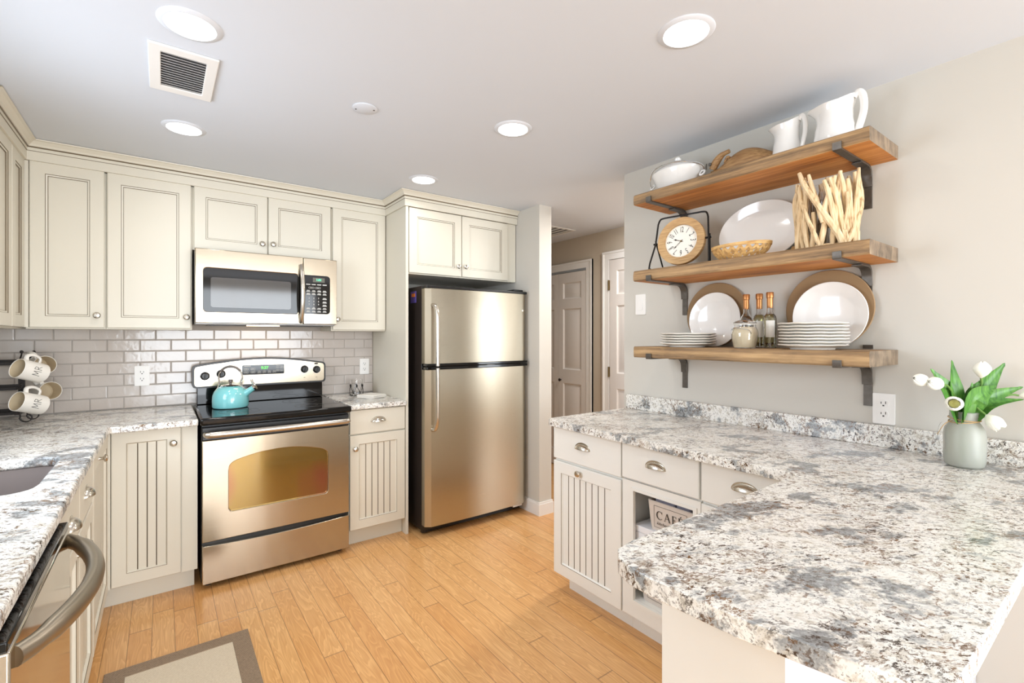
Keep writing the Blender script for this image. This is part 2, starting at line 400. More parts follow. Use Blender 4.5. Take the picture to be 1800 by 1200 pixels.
struct('wall_hall', B(XH, XH + .12, 1.32, 4.9, 0, CZ), HALLW)
m = MB(); m.box(2.40, XH, 4.75, 4.87, 0, CZ); m.box(2.28, 2.40, YB + .12, 4.87, 0, CZ)
struct('wall_hall_end', m, HALLW)
# windows behind the photographer
def win(name, F, u0, u1, v0, v1, mull):
    f = MB(); t = .05
    for a in ((u0, u0+t, v0, v1), (u1-t, u1, v0, v1), (u0, u1, v0, v0+t), (u0, u1, v1-t, v1)) + tuple((q-.025, q+.025, v0, v1) for q in mull):
        f.merge(B(a[0], a[1], a[2], a[3], -.04, .02), fn=F)
    o = struct(name, f, TRIM)
    return o
win('window_1', FE(XL - .03), 1.45, 2.45, 1.12, 2.12, [])
win('window_2', lambda p: (p[0], -2.96 + p[2], p[1]), -.35, 2.35, 0.0, 2.18, [1.0])
win('window_3', FW(4.74), -2.4, -.8, .55, 2.1, [-1.6])
# baseboards
bb = lambda x0, x1, y0, y1: B(x0, x1, y0, y1, 0, .085).box(x0 + (.003 if x1 - x0 < .03 else 0), x1 - (.003 if x1 - x0 < .03 else 0), y0, y1, .085, .10)
m = MB().merge(plate([(2.268, 3.60), (2.268, 2.733), (2.412, 2.733), (2.412, YB), (2.40, YB), (2.40, 2.745), (2.28, 2.745), (2.28, 3.60)], [], .085))
m2 = plate([(2.272, 3.60), (2.272, 2.737), (2.408, 2.737), (2.408, YB), (2.40, YB), (2.40, 2.745), (2.28, 2.745), (2.28, 3.60)], [], .015); m.merge(m2, Matrix.Translation((0, 0, .085)))
struct('baseboard_stub', m, TRIM)
m = MB()
for y0, y1 in ((1.33, 2.30), (3.09, 3.23)): m.box(XH - .012, XH, y0, y1, 0, .085)
struct('baseboard_hall', m, TRIM)

# hall doors: a bifold closet door and a hinged door
def panel_leaf(F, u0, u1, v0, v1, cols, t=.03):
    """six-panel style leaf: raised panels in sunk fields"""
    m = MB(); holes = []; w = u1 - u0; st = .085 * (1 if cols > 1 else .8)
    rows = ((v0 + .16, v0 + .86), (v0 + 1.0, v0 + 1.62), (v0 + 1.72, v1 - .10))
    cw = (w - st * (cols + 1)) / cols
    for c in range(cols):
        a = u0 + st + c * (cw + st)
        for r0, r1 in rows: holes.append((a, a + cw, r0, r1))
    m.merge(plate([(u0, v0), (u1, v0), (u1, v1), (u0, v1)], [[(a, c), (a, d), (b, d), (b, c)] for a, b, c, d in holes], t), fn=F)
    for a, b, c, d in holes:
        loops = [(0, t), (.012, t - .012), (.02, t - .012), (.045, t - .003)]
        m.loft([[F((a + i, c + i, w_)), F((b - i, c + i, w_)), F((b - i, d - i, w_)), F((a + i, d - i, w_))] for i, w_ in loops][0:1] + [[F((a + i, c + i, w_)), F((b - i, c + i, w_)), F((b - i, d - i, w_)), F((a + i, d - i, w_))] for i, w_ in loops[1:]], 0, False, True)
    return m
def casing(F, u0, u1, v1, w=.075, t=.02):
    m = MB()
    m.merge(plate([(u0 - w, 0), (u0, 0), (u0, v1), (u1, v1), (u1, 0), (u1 + w, 0), (u1 + w, v1 + w), (u0 - w, v1 + w)], [], t), fn=F)
    m.merge(plate([(u0 - w, 0), (u0 - w + .018, 0), (u0 - w + .018, v1 + w - .018), (u1 + w - .018, v1 + w - .018), (u1 + w - .018, 0), (u1 + w, 0), (u1 + w, v1 + w), (u0 - w, v1 + w)], [], t + .008), fn=F)
    return m
F = FW(XH)
struct('trim_1', casing(F, 3.29, 4.10, 2.02), TRIM)
struct('trim_2', casing(F, 2.22, 3.00, 2.055), TRIM)
d = struct('door_1', panel_leaf(F, 3.295, 3.693, .01, 1.995, 1, .016), DOORW)
d2 = obj('door_leaf', panel_leaf(F, 3.697, 4.095, .01, 1.995, 1, .016), DOORW, d)
k = MB().lathe([(.005, 0), (.005, .012), (.014, .018), (.015, .026), (.008, .032)], 14, Matrix.Translation((XH - .016, 3.655, .90)) @ Matrix.Rotation(-PI/2, 4, 'Y'))
obj('door_knob', k, simple('dark_bronze', srgb(60, 50, 44), .35, .8), d)
struct('trim_3', MB().merge(B(3.292, 4.10, 1.998, 2.02, 0, .018), fn=F), simple('track_metal', srgb(190, 200, 210), .3, .6))
d = struct('door_2', panel_leaf(F, 2.225, 2.993, .01, 2.05, 2, .016), DOORW)
for z in (.25, 1.02, 1.82):
    h = MB().merge(B(2.988, 3.006, z - .045, z + .045, .016, .024), fn=F); h.tube([(XH - .026, 2.997, z - .047), (XH - .026, 2.997, z + .047)], .006, 8)
    obj('hinge', h, BRASS, d)

# ------------------------------------------------------------------ cabinet building blocks
def rect_loops(F, u0, u1, v0, v1, loops, mb, last_cap=True):
    """loops: (inset, w, material of the band that ends here)"""
    R = lambda i, w: [F((u0+i, v0+i, w)), F((u1-i, v0+i, w)), F((u1-i, v1-i, w)), F((u0+i, v1-i, w))]
    prev = None
    for n, (i, w, mi) in enumerate(loops):
        if prev is not None: mb.loft([R(*prev), R(i, w)], mi, False, False)
        prev = (i, w)
    if last_cap: mb.add(R(*prev), [(0, 1, 2, 3)], 0)
    mb.add(R(loops[0][0], loops[0][1]), [(3, 2, 1, 0)], 0)
    return mb
def door_mb(F, u0, u1, v0, v1, kind='shaker', t=.02, rail=.058, pitch=.041):
    m = MB(); e = .003
    if kind == 'slab':
        return rect_loops(F, u0, u1, v0, v1, [(0, 0, 0), (0, t - e, 0), (e, t, 0)], m)
    if kind == 'shaker':
        return rect_loops(F, u0, u1, v0, v1, [(0, 0, 0), (0, t - e, 0), (e, t, 0), (rail, t, 0), (rail + .0022, t - .003, 1), (rail + .009, t - .0045, 0), (rail + .0112, t - .008, 1), (rail + .0112, t - .009, 1)], m)
    rect_loops(F, u0, u1, v0, v1, [(0, 0, 0), (0, t - e, 0), (e, t, 0), (rail, t, 0), (rail + .0015, t - .002, 1), (rail + .006, t - .010, 0)], m, False)
    a, b, c, d = u0 + rail + .006, u1 - rail - .006, v0 + rail + .006, v1 - rail - .006
    n = max(2, round((b - a) / pitch)); p = (b - a) / n; w = t - .010
    prof = []
    for i in range(n):
        s = a + i * p; g = .0024
        prof += [(s + (g if i else 0), w), (s + p - (g if i < n-1 else 0), w)]
        if i < n - 1: prof += [(s + p - g * .35, w - .004), (s + p + g * .35, w - .004)]
    for i in range(len(prof) - 1):
        (x0, w0), (x1, w1) = prof[i], prof[i+1]
        glz = 1 if (w0 < w or w1 < w) else 0
        m.add([F((x0, c, w0)), F((x1, c, w1)), F((x1, d, w1)), F((x0, d, w0))], [(0, 1, 2, 3)], glz)
    return m
def knob_mb(F, u, v, w):
    m = MB().lathe([(.007, 0), (.006, .010), (.008, .014), (.0155, .018), (.0165, .023), (.012, .028), (.004, .030)], 18)
    return MB().merge(m, fn=lambda p: F((u + p[0], v + p[1], w + p[2])))
def pull_mb(F, u, v, w):
    """bin pull: half dome closed above, open below"""
    m = MB(); A, H, D = .047, .026, .026; na, nb = 18, 8
    def shell(k):
        rings = []
        for j in range(nb + 1):
            be = PI/2 * j / nb
            rings.append([F((u + A*k*math.cos(PI*i/na), v - .008 + H*k*math.sin(PI*i/na)*math.cos(be) if True else 0, w + .001 + D*k*math.sin(be)*math.sin(PI*i/na)**.8)) for i in range(na + 1)])
        return rings
    o, i_ = shell(1.0), shell(.92)
    m.loft(o, 0, closed=False); m.loft(i_, 0, closed=False)
    for j in range(na): m.add([o[-1][j], o[-1][j+1], i_[-1][j+1], i_[-1][j]], [(0, 1, 2, 3)])
    for j in range(na): m.add([o[0][j], o[0][j+1], i_[0][j+1], i_[0][j]], [(0, 1, 2, 3)])
    fl = [(A*1.1*math.cos(PI*i/na), -.008 + H*1.25*math.sin(PI*i/na)) for i in range(na + 1)]
    m.merge(plate(fl + [(-A*1.1, -.010), (A*1.1, -.010)], [], .002), fn=lambda p: F((u + p[0], v + p[1], w + p[2])))
    return m
def add_door(r, F, u0, u1, v0, v1, kind, knob=None, mat=None, name='door', **k):
    d = obj(name, door_mb(F, u0, u1, v0, v1, kind, **k), [mat or PAINT, GLAZE], r)
    if knob: obj('knob', knob_mb(F, knob[0], knob[1], .02), NICKEL, d)
    return d
def add_drawer(r, F, u0, u1, v0, v1, pull=None, mat=None):
    d = obj('drawer_front', door_mb(F, u0, u1, v0, v1, 'slab'), [mat or PAINT, GLAZE], r)
    if pull: obj('cup_pull', pull_mb(F, pull[0], pull[1], .02), NICKEL, d)
    return d

# ---- wall cabinets on the back wall
YU = 3.395; F = FS(YU); ZU0, ZU1 = 1.385, 2.238
def upper(label, x0, x1, doors, z0=ZU0):
    r = root('wall_cabinet', label, 'cabinet', ((x0+x1)/2, YB, z0), 'cream cabinets on the back wall')
    obj('carcass', B(x0, x1, YU, YB - .002, z0, ZU1 - .003), PAINT, r, bevel=.001)
    for a, b, kn in doors: add_door(r, F, a, b, z0 + .008, ZU1, 'shaker', kn)
    return r
upper('cream wall cabinet with one tall door in the left corner', -.556, -.247, [(-.541, -.252, (-.281, 1.459))])
upper('cream wall cabinet with one tall door left of the microwave', -.246, .143, [(-.240, .137, (.115, 1.459))])
upper('cream wall cabinet with two short doors above the microwave', .144, .942, [(.152, .543, (.513, 1.933)), (.549, .936, (.575, 1.937))], 1.862)
upper('cream wall cabinet with one narrow door right of the microwave', .943, 1.332, [(.95, 1.328, (.981, 1.465))])
# ---- wall cabinets on the left wall (face looks to +X)
FL = FE(-.577)
def upper_left(label, y0, y1, a, b):
    r = root('wall_cabinet', label, 'cabinet', (XL, (y0+y1)/2, ZU0), 'cream cabinets on the left wall')
    obj('carcass', B(XL + .002, -.577, y0, y1, ZU0, ZU1 - .003), PAINT, r, bevel=.001)
    add_door(r, FL, a, b, ZU0 + .008, ZU1, 'shaker')
obj('corner_post', B(-.5765, -.5435, 3.376, 3.3945, 1.393, 2.234), PAINT, bpy.data.objects['wall_cabinet'])
upper_left('narrow cream cabinet door panel turning the corner on the left wall', 3.13, 3.655, 3.135, 3.372)
upper_left('cream left wall cabinet cut off by the photo edge', 2.72, 3.128, 2.725, 3.125)
# ---- refrigerator surround
r = root('refrigerator_cabinet', 'cream cabinet above the refrigerator with full height side panel', 'cabinet', (1.8, YB, 0))
obj('side_panel', B(1.334, 1.353, 3.025, YB - .002, 0, 2.2352), PAINT, r, bevel=.001)
obj('carcass', B(1.3535, 2.275, 3.045, YB - .002, 1.777, 2.2352), PAINT, r, bevel=.001)
FF = FS(3.045)
add_door(r, FF, 1.360, 1.772, 1.785, 2.232, 'shaker', (1.738, 1.855))
add_door(r, FF, 1.778, 2.190, 1.785, 2.232, 'shaker', (1.800, 1.857))
obj('filler_strip', B(2.195, 2.274, 3.036, 3.045, 1.78, 2.235), PAINT, r)
# ---- crown
def sweep(path, prof, mats):
    """mitred sweep of (out, z, material) along a plan path; out is to the right of travel"""
    n = len(path); m = MB(); P = [Vector((p[0], p[1])) for p in path]; rings = []
    for i in range(n):
        dirs = []
        if i > 0: dirs.append((P[i] - P[i-1]).normalized())
        if i < n-1: dirs.append((P[i+1] - P[i]).normalized())
        ns = [Vector((q.y, -q.x)) for q in dirs]
        o = ns[0] if len(ns) == 1 else (ns[0] + ns[1]) / (1 + ns[0].dot(ns[1]))
        rings.append([(P[i].x + o.x*a, P[i].y + o.y*a, z) for a, z, _ in prof])
    for i in range(n - 1):
        for j in range(len(prof) - 1):
            m.add([rings[i][j], rings[i+1][j], rings[i+1][j+1], rings[i][j+1]], [(0, 1, 2, 3)], prof[j+1][2])
    return m
prof = [(-.012, 2.236, 0), (.006, 2.236, 0), (.006, 2.282, 0), (.009, 2.284, 1), (.009, 2.299, 0), (.0125, 2.301, 1), (.0125, 2.305, 1), (.016, 2.305, 0), (.021, 2.315, 0), (.036, 2.328, 0), (.045, 2.331, 0), (.046, 2.336, 0), (-.012, 2.336, 0)]
path = [(-.554, 1.9 + .8), (-.554, 3.372), (1.330, 3.372), (1.330, 3.022), (2.278, 3.022)]
o = obj('crown_moulding', sweep(path, prof, None), [PAINT, GLAZE])
tag(o, 'cream crown moulding along the tops of the wall cabinets', 'moulding')

# ---- tile backsplash: running bond tiles in one mesh
m = B(XL + .002, 1.332, YB - .006, YB - .001, .915, 1.43); m.m = [1] * 6
rows, pw, ph = 7, .1525, .0682; g = .0016
rng = random.Random(3)
for r_ in range(rows):
    z0 = .9165 + r_ * ph; z1 = min(z0 + ph, 1.39)
    off = (-.87 + (.0 if r_ % 2 else .076))
    x = off
    while x < 1.332:
        a, b = max(x + g, XL + .004), min(x + pw - g, 1.331)
        if b - a > .008:
            q = [rng.uniform(-.00045, .00045) for _ in range(3)]
            yy = lambda u, v: YB - .0105 + q[0] + q[1]*u + q[2]*v
            e = .004
            R = [[(a, YB - .006, z0+g), (b, YB - .006, z0+g), (b, YB - .006, z1-g), (a, YB - .006, z1-g)],
                 [(a, YB - .009, z0+g), (b, YB - .009, z0+g), (b, YB - .009, z1-g), (a, YB - .009, z1-g)],
                 [(a+e, yy(-1, -1), z0+g+e), (b-e, yy(1, -1), z0+g+e), (b-e, yy(1, 1), z1-g-e), (a+e, yy(-1, 1), z1-g-e)]]
            m.loft(R, 0, False, True)
        x += pw
o = obj('tile_backsplash', m, [TILE, GROUT], sharp=6); tag(o, 'taupe glazed subway tile backsplash behind range and counters', 'backsplash')

# ---- base cabinets, back wall
YC = 3.045; F = FS(YC)
r = root('base_cabinet', 'cream beadboard base cabinet with one door left of the range', 'cabinet', (-.03, 3.35, 0), 'cream base cabinets on the back wall')
obj('carcass', B(-.205, .152, YC, 3.645, .105, .878), PAINT, r, bevel=.001)
obj('toe_kick', B(-.26, .140, 3.095, 3.11, 0, .105), PAINT, r)
add_door(r, F, -.201, .079, .112, .874, 'bead', (.047, .795))
obj('filler_strip', B(.083, .152, 3.038, YC, .106, .877), PAINT, r)
r = root('base_cabinet', 'cream base cabinet with drawer and beadboard door beside refrigerator', 'cabinet', (1.14, 3.35, 0), 'cream base cabinets on the back wall')
obj('carcass', B(.953, 1.3335, YC, 3.645, .105, .878), PAINT, r, bevel=.001)
obj('toe_kick', B(.953, 1.333, 3.095, 3.11, 0, .105), PAINT, r)
add_drawer(r, F, .957, 1.329, .722, .874, (1.142, .80))
add_door(r, F, .957, 1.329, .112, .714, 'bead', (.989, .63))
# ---- base cabinets, left run (face looks to +X)
XA = -.232; F = FE(XA)
def left_base(label, y0, y1):
    r = root('base_cabinet', label, 'cabinet', (-.5, (y0+y1)/2, 0), 'cream base cabinets under the sink counter')
    obj('toe_kick', B(-.32, -.305, y0, y1, 0, .105), PAINT, r)
    return r
r = left_base('cream beadboard corner cabinet with a single knob beside sink cabinet', 2.412, 3.04)
obj('carcass', B(XL + .004, XA, 2.412, 3.04, .105, .878), PAINT, r, bevel=.001)
obj('corner_post', B(XA + .0005, -.2035, 3.0175, 3.0445, .112, .874), PAINT, r)
add_door(r, F, 2.418, 3.015, .112, .874, 'bead', (2.62, .835))
r = left_base('cream sink cabinet with two cup pulls beside the dishwasher', 1.662, 2.41)
m = MB(); m.box(XL + .004, XA, 1.662, 1.68, .105, .878); m.box(XL + .004, XA, 2.392, 2.41, .105, .878); m.box(XL + .004, XA, 1.68, 2.392, .105, .125); m.box(XA - .015, XA, 1.68, 2.392, .125, .878)
obj('carcass', m, PAINT, r)
add_drawer(r, F, 1.668, 2.035, .725, .874, (1.845, .805)); add_drawer(r, F, 2.041, 2.405, .725, .874, (2.20, .805))
add_door(r, F, 1.668, 2.035, .112, .716, 'bead', (2.0, .66)); add_door(r, F, 2.041, 2.405, .112, .716, 'bead', (2.08, .66))
r = left_base('cream base cabinet at the near end beside the dishwasher', .45, 1.045)
obj('carcass', B(XL + .004, XA, .45, 1.045, .105, .878), PAINT, r, bevel=.001)
add_drawer(r, F, .46, 1.04, .725, .874); add_door(r, F, .46, 1.04, .112, .716, 'bead')

# ---- dishwasher
r = root('dishwasher', 'stainless dishwasher with bowed bar handle under the sink counter', 'dishwasher', (-.5, 1.35, 0))
obj('tub', B(XL + .05, -.24, 1.055, 1.652, .09, .872), BLACK, r)
d = obj('door', B(-.24, -.190, 1.056, 1.651, .11, .855), STEELD, r, bevel=.004)
obj('control_strip', B(-.24, -.193, 1.056, 1.651, .8555, .872), BLACKG, r, bevel=.002)
pts = [(-.19 + .073 * math.sin(PI * t) ** .75, 1.085 + .535 * t, .832) for t in [i/24 for i in range(25)]]
hm = MB().tube(pts, [.0165 if 2 < i < 22 else .014 for i in range(25)], 16, flat=1.25)
obj('handle', hm, STEELD2, d)
obj('toe_kick', B(-.32, -.28, 1.056, 1.651, 0, .085), BLACK, r)

# ---- right run (face looks to -X)
XC = 1.695; F = FW(XC)
def right_base(label, y0, y1):
    r = root('base_cabinet', label, 'cabinet', (2.0, (y0+y1)/2, 0), 'white base cabinets below the plank shelves')
    obj('toe_kick', B(1.755, 1.77, y0, y1 - (.04 if y1 > 1.8 else 0), 0, .1), PAINT_R, r)
    return r
r = right_base('white cabinet at the far end with drawer and beadboard door', 1.437, 1.90)
obj('carcass', B(XC, XR - .003, 1.437, 1.90, .1, .878), PAINT_R, r, bevel=.001)
add_drawer(r, F, 1.440, 1.898, .705, .876, (1.682, .795), PAINT_R)
add_door(r, F, 1.440, 1.898, .1, .692, 'bead', (1.70, .664), PAINT_R)
r = right_base('white cabinet with a drawer over open cubbies of baskets', 1.046, 1.436)
m = MB()
for a in ((XC, XR - .003, 1.4185, 1.4355, .1, .878), (XC, XR - .003, 1.0465, 1.0635, .1, .878), (XC, XR - .003, 1.0635, 1.4185, .1, .118), (XR - .015, XR - .003, 1.0635, 1.4185, .118, .878), (XC, XR - .003, 1.0635, 1.4185, .69, .705)): m.box(*a)
obj('carcass', m, PAINT_R, r)
m = MB().merge(plate([(1.047, .101), (1.4355, .101), (1.4355, .703), (1.047, .703)], [rrect(1.078, 1.372, .178, .662, .002, 1)], .012), fn=F)
m.merge(plate([(1.062, .164), (1.386, .164), (1.386, .674), (1.062, .674)], [[(1.0782, .1782), (1.3718, .1782), (1.3718, .6618), (1.0782, .6618)]], .004), fn=lambda p: F((p[0], p[1], p[2] + .0121)))
obj('face_frame', m, PAINT_R, r)
obj('shelf', B(XC + .005, XR - .016, 1.064, 1.418, .425, .441), PAINT_R, r)
obj('cubby_floor', B(XC + .002, XR - .016, 1.064, 1.418, .1185, .178), PAINT_R, r)
add_drawer(r, F, 1.050, 1.433, .712, .876, (1.251, .797), PAINT_R)
r = right_base('white cabinet with a drawer nearest the peninsula corner', .62, 1.045)
obj('carcass', B(XC, XR - .003, .62, 1.045, .1, .878), PAINT_R, r, bevel=.001)
add_drawer(r, F, .66, 1.041, .712, .876, (.868, .80), PAINT_R)
add_door(r, F, .66, 1.041, .1, .700, 'bead', None, PAINT_R)
r = root('peninsula_cabinet', 'plain white panelled peninsula base under the granite overhang', 'cabinet', (1.5, .48, 0))
obj('end_panel', B(.838, .858, .366, .61, 0, .8785), PAINT_R, r, bevel=.001)
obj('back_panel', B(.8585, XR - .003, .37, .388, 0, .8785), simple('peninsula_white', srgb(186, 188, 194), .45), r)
obj('carcass', B(.8585, 1.69, .3885, .606, .1, .8785), PAINT_R, r)
obj('toe_kick', B(.87, 1.69, .3885, .55, 0, .0995), PAINT_R, r)

# ---- countertops
def arc(cx, cy, r, a0, a1, n=5): return [(cx + r*math.cos(math.radians(a0 + (a1-a0)*i/n)), cy + r*math.sin(math.radians(a0 + (a1-a0)*i/n))) for i in range(n+1)]
def slab(name, outer, holes=(), z0=.880, z1=.914):
    m = plate(outer, holes, z1 - z0)
    for v in m.v: v.z += z0
    return m
left = [(XL + .003, .40), (-.203, .40), (-.205, 2.93)] + [(-.198, 2.947), (.152, 2.957), (.152, YB - .012), (XL + .003, YB - .012)]
o = obj('granite_countertop', slab('a', left, [rrect(-.73, -.293, 1.865, 2.362, .06)]), GRANITE, bevel=.007, segs=3)
tag(o, 'L-shaped granite countertop with undermount sink on the left', 'countertop')
o = obj('granite_countertop', slab('b', [(.953, 3.0), (1.333, 3.0), (1.333, YB - .012), (.953, YB - .012)]), GRANITE, bevel=.007, segs=3)
tag(o, 'short granite countertop between the range and refrigerator', 'countertop')
right = [(1.60, .665), (1.63, 1.875)] + arc(1.66, 1.875, .03, 180, 90, 4) + [(XR - .002, 1.905), (XR - .002, .145), (.80, .145)] + [(.775, .152), (.757, .172), (.741, .239), (.713, .378), (.702, .53), (.704, .585), (.72, .625), (.745, .648), (.80, .657)]
r = root('granite_countertop', 'large L-shaped granite countertop running onto the peninsula', 'countertop', (1.6, .6, .88))
obj('slab', slab('c', right), GRANITE, r, bevel=.009, segs=3)
obj('upstand', B(2.263, XR - .001, .145, 1.903, .9142, .998), GRANITE, r, bevel=.002)
# ---- sink
r = root('kitchen_sink', 'grey undermount kitchen sink set into the left countertop', 'sink', (-.51, 2.11, .70))
m = MB(); lo = lambda k, z: [(x, y, z) for x, y in rrect(-.735 + k, -.288 - k, 1.86 + k, 2.367 - k, .055)]
m.loft([lo(0, .8795), lo(.006, .80), lo(.012, .715), lo(.05, .700)], 0, False, True)
m.loft([lo(-.02, .8795), lo(-.02, .70), lo(.0, .685)], 0, False, True)
a, b = lo(0, .8795), lo(-.02, .8795)
for i in range(len(a)): m.add([a[i], a[(i+1) % len(a)], b[(i+1) % len(a)], b[i]], [(0, 1, 2, 3)])
obj('basin', m, SINKM, r)
obj('drain', MB().lathe([(.04, 0), (.038, .004), (.02, .002)], 20, Matrix.Translation((-.51, 2.11, .7005))), CHROME, r)

# ------------------------------------------------------------------ appliances
# ---- range
r = root('kitchen_range', 'freestanding stainless range with black glass cooktop', 'stove', (.555, 3.3, 0))
F = FS(3.02); RX0, RX1 = .166, .940
obj('body', B(RX0 + .002, RX1 - .002, 3.02, 3.62, .03, .874), BLACK, r, bevel=.003)
obj('cooktop', B(RX0 - .006, RX1 + .006, 2.952, 3.625, .876, .916), BLACKG, r, bevel=.012, segs=3)
RING = simple('burner_ring_print', srgb(92, 90, 88), .25)
for cx_, cy_, rad in ((.36, 3.14, .105), (.74, 3.14, .082), (.36, 3.40, .075), (.74, 3.40, .105)):
    m = MB()
    for k in (1, .62):
        a = [(cx_ + rad*k*math.cos(2*PI*i/48), cy_ + rad*k*math.sin(2*PI*i/48)) for i in range(48)]
        b = [(cx_ + (rad*k-.0025)*math.cos(2*PI*i/48), cy_ + (rad*k-.0025)*math.sin(2*PI*i/48)) for i in range(48)]
        q = plate(a, [b], .0004)
        for v in q.v: v.z += .9161
        m.merge(q)
    obj('burner_ring', m, RING, r)

win_o = [(.291, .41), (.30, .395), (.803, .395), (.813, .41)]
arch = [(.813 - (.813-.291)*i/16, .655 + .05 * math.sin(PI * i/16) ** .8) for i in range(17)]
fil3 = lambda P, A, Bq: [tuple((1-t)**2*A[k] + 2*t*(1-t)*P[k] + t*t*Bq[k] for k in (0, 1)) for t in [i/6 for i in range(7)]]
arch = fil3((.813, .664), (.813, .625), arch[2]) + arch[3:-3] + fil3((.291, .664), arch[-3], (.291, .625))
wloop = [(.291, .415), (.299, .399), (.31, .395), (.794, .395), (.805, .399), (.813, .415)] + arch
m = MB().merge(plate([(.170, .253), (.938, .253), (.938, .792), (.170, .792)], [wloop], .035), fn=F)
dr = obj('oven_door', m, STEEL, r, bevel=.003)
obj('door_top_band', B(.170, .938, 2.987, 3.02, .7925, .862), BLACK, dr, bevel=.004)
m = MB().merge(plate([(u, v) for u, v in wloop], [], .012), fn=lambda p: FS(3.012)(p))
obj('oven_window', m, OVENGL, dr)
pts = smooth_path([(.188, 2.99, .826), (.192, 2.955, .828), (.23, 2.935, .829), (.555, 2.925, .830), (.88, 2.935, .829), (.918, 2.955, .828), (.922, 2.99, .826)], 6)
obj('oven_handle', MB().tube(pts, .0155, 14, flat=1.1), STEELH, dr)
top = [(.938 - .768*i/16, .233 - .012*math.sin(PI*i/16)) for i in range(17)]
obj('storage_drawer', MB().merge(plate([(.170, .030), (.938, .030)] + top, [], .035), fn=F), STEEL, r, bevel=.003)
# backguard
def arcband(x0, x1, z0, z1, rise, c=.024, n=28):
    top = lambda x: z1 + rise * math.sin(PI * (x - x0) / (x1 - x0))
    fil = lambda P, A, Bq: [tuple((1-t)**2*A[k] + 2*t*(1-t)*P[k] + t*t*Bq[k] for k in (0, 1)) for t in [i/6 for i in range(7)]]
    out = fil((x0, z0), (x0, z0 + c), (x0 + c, z0)) + fil((x1, z0), (x1 - c, z0), (x1, z0 + c))
    out += fil((x1, z1), (x1, z1 - c), (x1 - c, top(x1 - c))) + [(x1 - c - (x1 - x0 - 2*c)*i/n, top(x1 - c - (x1 - x0 - 2*c)*i/n)) for i in range(1, n)]
    return out + fil((x0, z1), (x0 + c, top(x0 + c)), (x0, z1 - c))
obj('backguard', B(.175, .930, 3.565, 3.64, .917, 1.05), BLACKG, r, bevel=.004)
g = obj('control_panel', MB().merge(plate(arcband(.150, .945, 1.022, 1.163, .042), [], .07), fn=FS(3.61)), BLACK, r, bevel=.006, segs=3)
PF = FS(3.54)
obj('steel_fascia', MB().merge(plate(arcband(.161, .934, 1.033, 1.154, .041, .02), [], .004), fn=PF), STEEL, g, bevel=.001)
PF = FS(3.536)
obj('display_panel', MB().merge(plate(rrect(.420, .672, 1.094, 1.158, .008), [], .003), fn=PF), BLACKG, g)
m = MB().merge(text('9:37', .026, .0006, bold=.0006), fn=lambda p: FS(3.5326)((p[0] + .552, p[1] + 1.137, p[2])))
obj('clock_digits', m, GREEN, g)
PRINT = simple('panel_print', srgb(205, 205, 200), .5)
m = MB()
for i in range(2):
    for j in range(2):
        c_ = (.443 + .040*i, 1.132 - .021*j)
        m.merge(plate(rrect(c_[0]-.013, c_[0]+.013, c_[1]-.0065, c_[1]+.0065, .005), [rrect(c_[0]-.012, c_[0]+.012, c_[1]-.0056, c_[1]+.0056, .0045)], .0005), fn=FS(3.5326))
        m.merge(B(c_[0]-.007, c_[0]+.007, c_[1]-.001, c_[1]+.001, 0, .0005), fn=FS(3.5326))
for i in range(4):
    c_ = (.520 + .030*i, 1.111)
    m.merge(plate([(c_[0]-.010, c_[1]-.007), (c_[0]+.010, c_[1]-.007), (c_[0]+.006, c_[1]+.007), (c_[0]-.006, c_[1]+.007)], [[(c_[0]-.0088, c_[1]-.006), (c_[0]+.0088, c_[1]-.006), (c_[0]+.0053, c_[1]+.006), (c_[0]-.0053, c_[1]+.006)]], .0005), fn=FS(3.5326))
    m.merge(B(c_[0]-.004, c_[0]+.004, c_[1]-.001, c_[1]+.001, 0, .0005), fn=FS(3.5326))
for i in range(2):
    for j in range(2):
        c_ = (.630 + .024*i, 1.138 - .021*j)
        m.merge(plate(rrect(c_[0]-.010, c_[0]+.010, c_[1]-.006, c_[1]+.006, .004), [rrect(c_[0]-.0092, c_[0]+.0092, c_[1]-.0052, c_[1]+.0052, .0035)], .0005), fn=FS(3.5326))
        m.merge(B(c_[0]-.006, c_[0]+.006, c_[1]-.0008, c_[1]+.0008, 0, .0005), fn=FS(3.5326))
m.merge(B(.432, .470, 1.150, 1.153, 0, .0005), fn=FS(3.5326)); m.merge(B(.622, .662, 1.151, 1.153, 0, .0005), fn=FS(3.5326))
obj('button_print', m, PRINT, g)
for kx, kz in ((.216, 1.098), (.302, 1.108), (.802, 1.118), (.883, 1.113)):
    q = MB().lathe([(.026, 0), (.026, .004), (.021, .006), (.020, .022), (.017, .026)], 24)
    kb = obj('burner_knob', MB().merge(q, fn=lambda p: PF((p[0] + kx, p[1] + kz, p[2]))), BLACK, g)
    q = plate([(.028*math.cos(2*PI*i/28), .028*math.sin(2*PI*i/28)) for i in range(28)], [[(.0262*math.cos(2*PI*i/28), .0262*math.sin(2*PI*i/28)) for i in range(28)]], .003)
    obj('bezel', MB().merge(q, fn=lambda p: PF((p[0] + kx, p[1] + kz, p[2]))), NICKEL, kb)
    obj('grip', MB().merge(B(-.0045, .0045, -.019, .019, .024, .034), fn=lambda p: PF((p[0]*.9 + p[1]*.15 + kx, p[1] + kz, p[2]))), BLACK, kb, bevel=.002)
